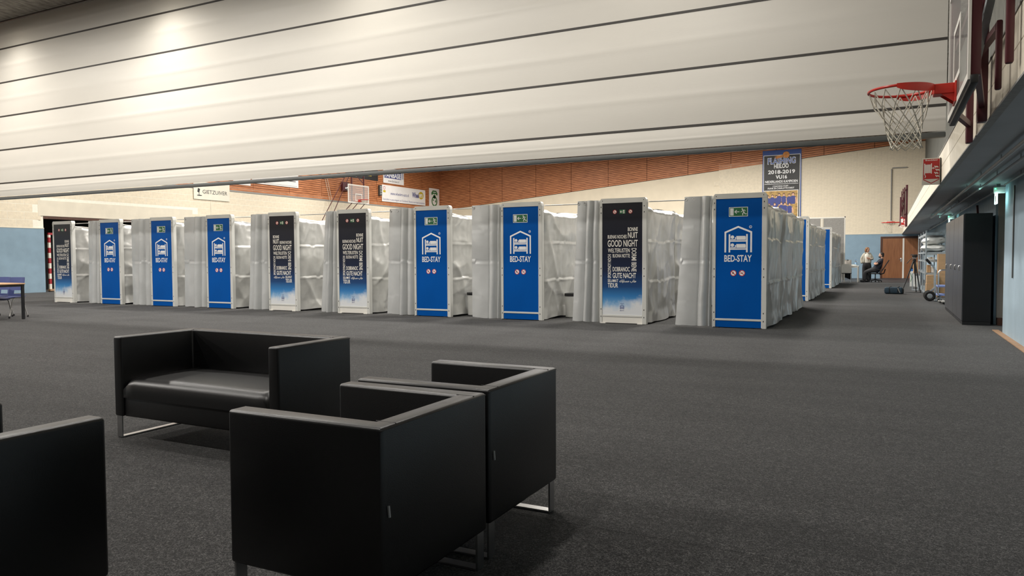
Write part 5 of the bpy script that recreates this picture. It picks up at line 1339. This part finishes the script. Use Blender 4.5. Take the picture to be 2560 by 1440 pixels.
def head(parent, c, fwd, skin, scale=1.0):
    """skull with nose, eyes, ears and mouth; c = head centre; returns nothing"""
    fwd = Vector(fwd).normalized(); up = Vector((0, 0, 1)); rt = fwd.cross(up).normalized(); up = rt.cross(fwd); c = Vector(c)
    W = lambda a, b_, h: c + rt * a * scale + fwd * b_ * scale + up * h * scale
    b = MB(); nu, nv = 20, 16; vs = []
    for j in range(nv + 1):
        th = math.pi * (j + 0.02) / (nv + 0.04); zz = -math.cos(th)
        for i in range(nu):
            a = 2 * math.pi * i / nu; r = math.sin(th)
            f = math.cos(a) * r; s_ = math.sin(a) * r
            jaw = 1.0 - 0.22 * max(0, -zz) ** 1.5
            vs.append(W(0.074 * s_ * jaw, 0.092 * f + (0.012 if zz < -0.3 and f > 0 else 0), 0.115 * zz))
    fs = [(j * nu + i, j * nu + (i + 1) % nu, (j + 1) * nu + (i + 1) % nu, (j + 1) * nu + i) for j in range(nv) for i in range(nu)]
    fs += [tuple(range(nu - 1, -1, -1)), tuple(nv * nu + i for i in range(nu))]
    b.add(vs, fs)
    # nose wedge
    b.add([W(0, 0.09, 0.02), W(-0.016, 0.088, -0.032), W(0.016, 0.088, -0.032), W(0, 0.118, -0.030)], [(0, 1, 3), (0, 3, 2), (1, 2, 3)])
    for s_ in (-1, 1): b.add([W(s_ * 0.072, -0.005, 0.02), W(s_ * 0.088, -0.02, 0.015), W(s_ * 0.085, -0.012, -0.03), W(s_ * 0.070, 0.004, -0.03)], [(0, 1, 2, 3)])
    b.build('head_skin', skin, parent, True, 1.2)
    e = MB()
    for s_ in (-1, 1): p = W(s_ * 0.03, 0.083, 0.006); e.ell(tuple(p), 0.010, 0.010, 0.008, 8, 6)
    e.build('eyes', M_GLASSEYE, parent)
    mo = MB(); mo.obox(tuple(W(0, 0.088, -0.060)), rt, fwd, up, 0.022, 0.006, 0.005); mo.build('mouth', mat('lips', (0.38, 0.13, 0.10), 0.5), parent)
    return W

# standing figure: pale jacket, white top, black trousers
t = thing('person', 'standing person in pale jacket, white top and black trousers before the blue wall', 'person', (-0.82, 39.60, 0))
s = SK(); pel = s.add((0, 0, 0.90), (0.095, 0.070))
chest = s.chain(pel, [((0, 0, 1.05), (0.095, 0.070)), ((0, -0.005, 1.25), (0.115, 0.080))])
nk = s.chain(chest, [((0.0, 0.0, 1.36), (0.060, 0.050)), ((0.010, 0.0, 1.44), 0.047), ((0.02, -0.008, 1.51), 0.05)])
la = s.chain(chest, [((-0.160, 0, 1.29), 0.050), ((-0.225, 0.01, 1.06), 0.042), ((-0.20, -0.05, 0.87), 0.036)])
ra = s.chain(chest, [((0.160, 0, 1.29), 0.050), ((0.230, -0.01, 1.08), 0.042), ((0.12, -0.19, 1.10), 0.034)])
hand(s, ra, (-0.75, -0.35, 0.25), (0, -0.2, 1))
for sd in (-1, 1): s.chain(pel, [((sd * 0.08, 0, 0.84), 0.075), ((sd * 0.085, -0.01, 0.47), 0.055), ((sd * 0.09, 0.02, 0.10), 0.040)])
s.build('body', M_SKIN, t)
head(t, (0.025, -0.015, 1.525), (0.75, -0.66, -0.08), M_SKIN)
h = MB(); h.ell((0.006, 0.006, 1.568), 0.102, 0.105, 0.092, 18, 12); h.ell((-0.050, 0.02, 1.50), 0.060, 0.078, 0.095, 14, 10); h.ell((0.035, 0.065, 1.51), 0.06, 0.05, 0.10, 14, 10); h.ell((-0.050, -0.055, 1.505), 0.035, 0.035, 0.080, 12, 8); h.build('hair', M_HAIRB, t, True)
s = SK(); a = s.add((0, -0.004, 0.78), (0.165, 0.120)); a = s.chain(a, [((0, -0.004, 0.92), (0.170, 0.128)), ((0, -0.008, 1.08), (0.160, 0.128)), ((0, -0.012, 1.24), (0.150, 0.125)), ((0.004, -0.006, 1.35), (0.090, 0.075)), ((0.008, -0.002, 1.42), (0.060, 0.055))]); s.build('white_top', M_TOP, t)
for sd in (-1, 1):
    s = SK(); c0 = s.add((sd * 0.125, 0.012, 0.86), (0.078, 0.140))
    s.chain(c0, [((sd * 0.125, 0.010, 1.00), (0.080, 0.140)), ((sd * 0.118, 0.006, 1.20), (0.080, 0.132)), ((sd * 0.080, 0.012, 1.325), (0.070, 0.095)), ((sd * 0.048, 0.022, 1.395), (0.034, 0.050))])
    if sd < 0: s.chain(2, [((-0.180, 0.0, 1.27), 0.080), ((-0.240, 0.012, 1.06), 0.070), ((-0.215, -0.045, 0.86), 0.058)])
    else: s.chain(2, [((0.180, 0.0, 1.27), 0.080), ((0.245, -0.01, 1.075), 0.068), ((0.145, -0.165, 1.095), 0.052)])
    s.build('jacket_side', M_JACKET, t)
    c = MB(); c.obox((sd * 0.062, -0.070, 1.375), (1, 0, 0.4 * sd), (0, 1, 0.5), (0, -0.4, 1), 0.034, 0.008, 0.030); c.build('collar', M_JACKET, t)
b = MB(); b.grid(lambda u, v: (-0.17 + 0.34 * u, 0.130 + 0.02 * math.sin(math.pi * u), 0.84 + 0.54 * v), 8, 8); b.build('jacket_back', M_JACKET, t, True)
s = SK(); p0 = s.add((0, 0, 0.99), (0.150, 0.112)); p1 = s.chain(p0, [((0, 0, 0.90), (0.182, 0.138)), ((0, 0, 0.80), (0.190, 0.145))])
for sd in (-1, 1): s.chain(p1, [((sd * 0.098, 0, 0.68), 0.122), ((sd * 0.10, -0.008, 0.42), 0.108), ((sd * 0.102, 0.008, 0.02), 0.100)])
s.build('trousers', M_TROUSER, t)
for sd in (-1, 1):
    b = MB(); b.ell((sd * 0.11, -0.09, 0.045), 0.05, 0.13, 0.05, 14, 8); b.v = [(p[0], p[1], max(0.0, p[2])) for p in b.v]; b.build('shoe', M_SHOE, t, True)

# seated figure leaning back, facing left, arms folded
t = thing('person', 'seated person in dark t-shirt with folded arms leaning back in a swivel chair', 'person', (-0.48, 38.95, 0))
s = SK(); pel = s.add((0.06, 0, 0.56), (0.09, 0.095))
ch = s.chain(pel, [((0.14, 0, 0.74), (0.09, 0.09)), ((0.24, 0, 0.95), (0.10, 0.115))])
s.chain(ch, [((0.30, 0, 1.08), 0.062), ((0.315, 0, 1.17), 0.055), ((0.31, 0, 1.25), 0.055)])
for sd in (-1, 1):
    e = s.chain(ch, [((0.26, sd * 0.175, 1.00), 0.058), ((0.07, sd * 0.225, 0.83), 0.048), ((0.0, sd * 0.07, 0.87), 0.042), ((0.03, -sd * 0.09, 0.895), 0.036)])
    hand(s, e, (0.35, -sd * 1.0, 0.05), (0, 0, 1))
    if sd < 0: s.chain(pel, [((-0.06, sd * 0.10, 0.57), 0.08), ((-0.40, sd * 0.11, 0.46), 0.06), ((-0.42, sd * 0.10, 0.12), 0.042)])
    else: s.chain(pel, [((-0.06, sd * 0.10, 0.57), 0.08), ((-0.36, sd * 0.14, 0.48), 0.06), ((-0.22, sd * 0.12, 0.12), 0.042)])
s.build('body', M_SKIN, t)
head(t, (0.275, 0, 1.275), (-1, -0.12, 0.02), M_SKIN)
h = MB(); h.ell((0.305, 0.0, 1.318), 0.098, 0.086, 0.085, 18, 12); h.ell((0.335, 0, 1.25), 0.062, 0.075, 0.085, 14, 10); h.build('hair', M_HAIRK, t, True)
h = MB(); h.ell((0.215, 0, 1.185), 0.055, 0.055, 0.04, 14, 8); h.build('beard', M_HAIRK, t, True)
s = SK(); p0 = s.add((0.0, 0, 0.46), (0.16, 0.18)); s.chain(p0, [((0.06, 0, 0.58), (0.165, 0.185)), ((0.14, 0, 0.74), (0.160, 0.180)), ((0.245, 0, 0.95), (0.150, 0.180)), ((0.30, 0, 1.08), (0.085, 0.090)), ((0.31, 0, 1.13), (0.062, 0.064))])
for sd in (-1, 1): s.chain(3, [((0.26, sd * 0.185, 1.00), 0.086), ((0.13, sd * 0.225, 0.885), 0.074)])
s.build('t_shirt', M_TEE, t)
s = SK(); p0 = s.add((0.13, 0, 0.60), (0.15, 0.17)); p1 = s.add((0.02, 0, 0.55), (0.155, 0.18), p0)
s.chain(p1, [((-0.12, -0.10, 0.565), 0.118), ((-0.40, -0.11, 0.465), 0.098), ((-0.42, -0.10, 0.06), 0.084)]); s.chain(p1, [((-0.12, 0.10, 0.565), 0.118), ((-0.37, 0.14, 0.48), 0.098), ((-0.24, 0.12, 0.06), 0.084)])
s.build('trousers', M_TROUSERG, t)
for (xx, yy, zz) in ((-0.50, -0.10, 0.05), (-0.32, 0.12, 0.05)):
    b = MB(); b.ell((xx, yy, zz), 0.13, 0.046, 0.055, 14, 8); b.v = [(p[0], p[1], max(0.0, p[2])) for p in b.v]; b.build('shoe', M_SHOE, t, True)
# swivel chair
t = thing('swivel_chair', 'black swivel office chair tilted back under the seated person', 'chair', (-0.44, 38.95, 0))
MB().rbox(-0.20, 0.24, -0.23, 0.23, 0.38, 0.435, 0.02, 2).build('seat', M_BLACK, t, True)
b = MB(); b.obox((0.415, 0, 0.77), (0.87, 0, -0.5), (0, 1, 0), (0.5, 0, 0.87), 0.022, 0.22, 0.31); b.build('backrest', M_BLACK, t)
for sd in (-1, 1): MB().tube([(0.15, sd * 0.25, 0.40), (0.18, sd * 0.27, 0.45), (0.20, sd * 0.27, 0.58), (0.0, sd * 0.27, 0.62)], 0.018, 8).build('armrest', M_BLACK, t, True)
MB().tube([(0.18, 0, 0.36), (0.36, 0, 0.42), (0.42, 0, 0.62)], 0.025, 8).build('back_bracket', M_BLACK, t, True)
MB().lathe([(0.035, 0.09), (0.03, 0.2), (0.022, 0.2), (0.022, 0.38)], n=12).build('gas_column', M_BLACK, t, True)
b = MB()
for k in range(5):
    a = 2 * math.pi * k / 5 + 0.3; b.tube([(0, 0, 0.12), (0.27 * math.cos(a), 0.27 * math.sin(a), 0.075)], [0.03, 0.018], 8)
b.build('star_base', M_BLACK, t, True)
for k in range(5):
    a = 2 * math.pi * k / 5 + 0.3; MB().lathe([(0.01, -0.02), (0.03, -0.02), (0.03, 0.02), (0.01, 0.02)], (0.27 * math.cos(a), 0.27 * math.sin(a), 0.03), 12, True, 'y').build('castor', M_RUBBER, t)
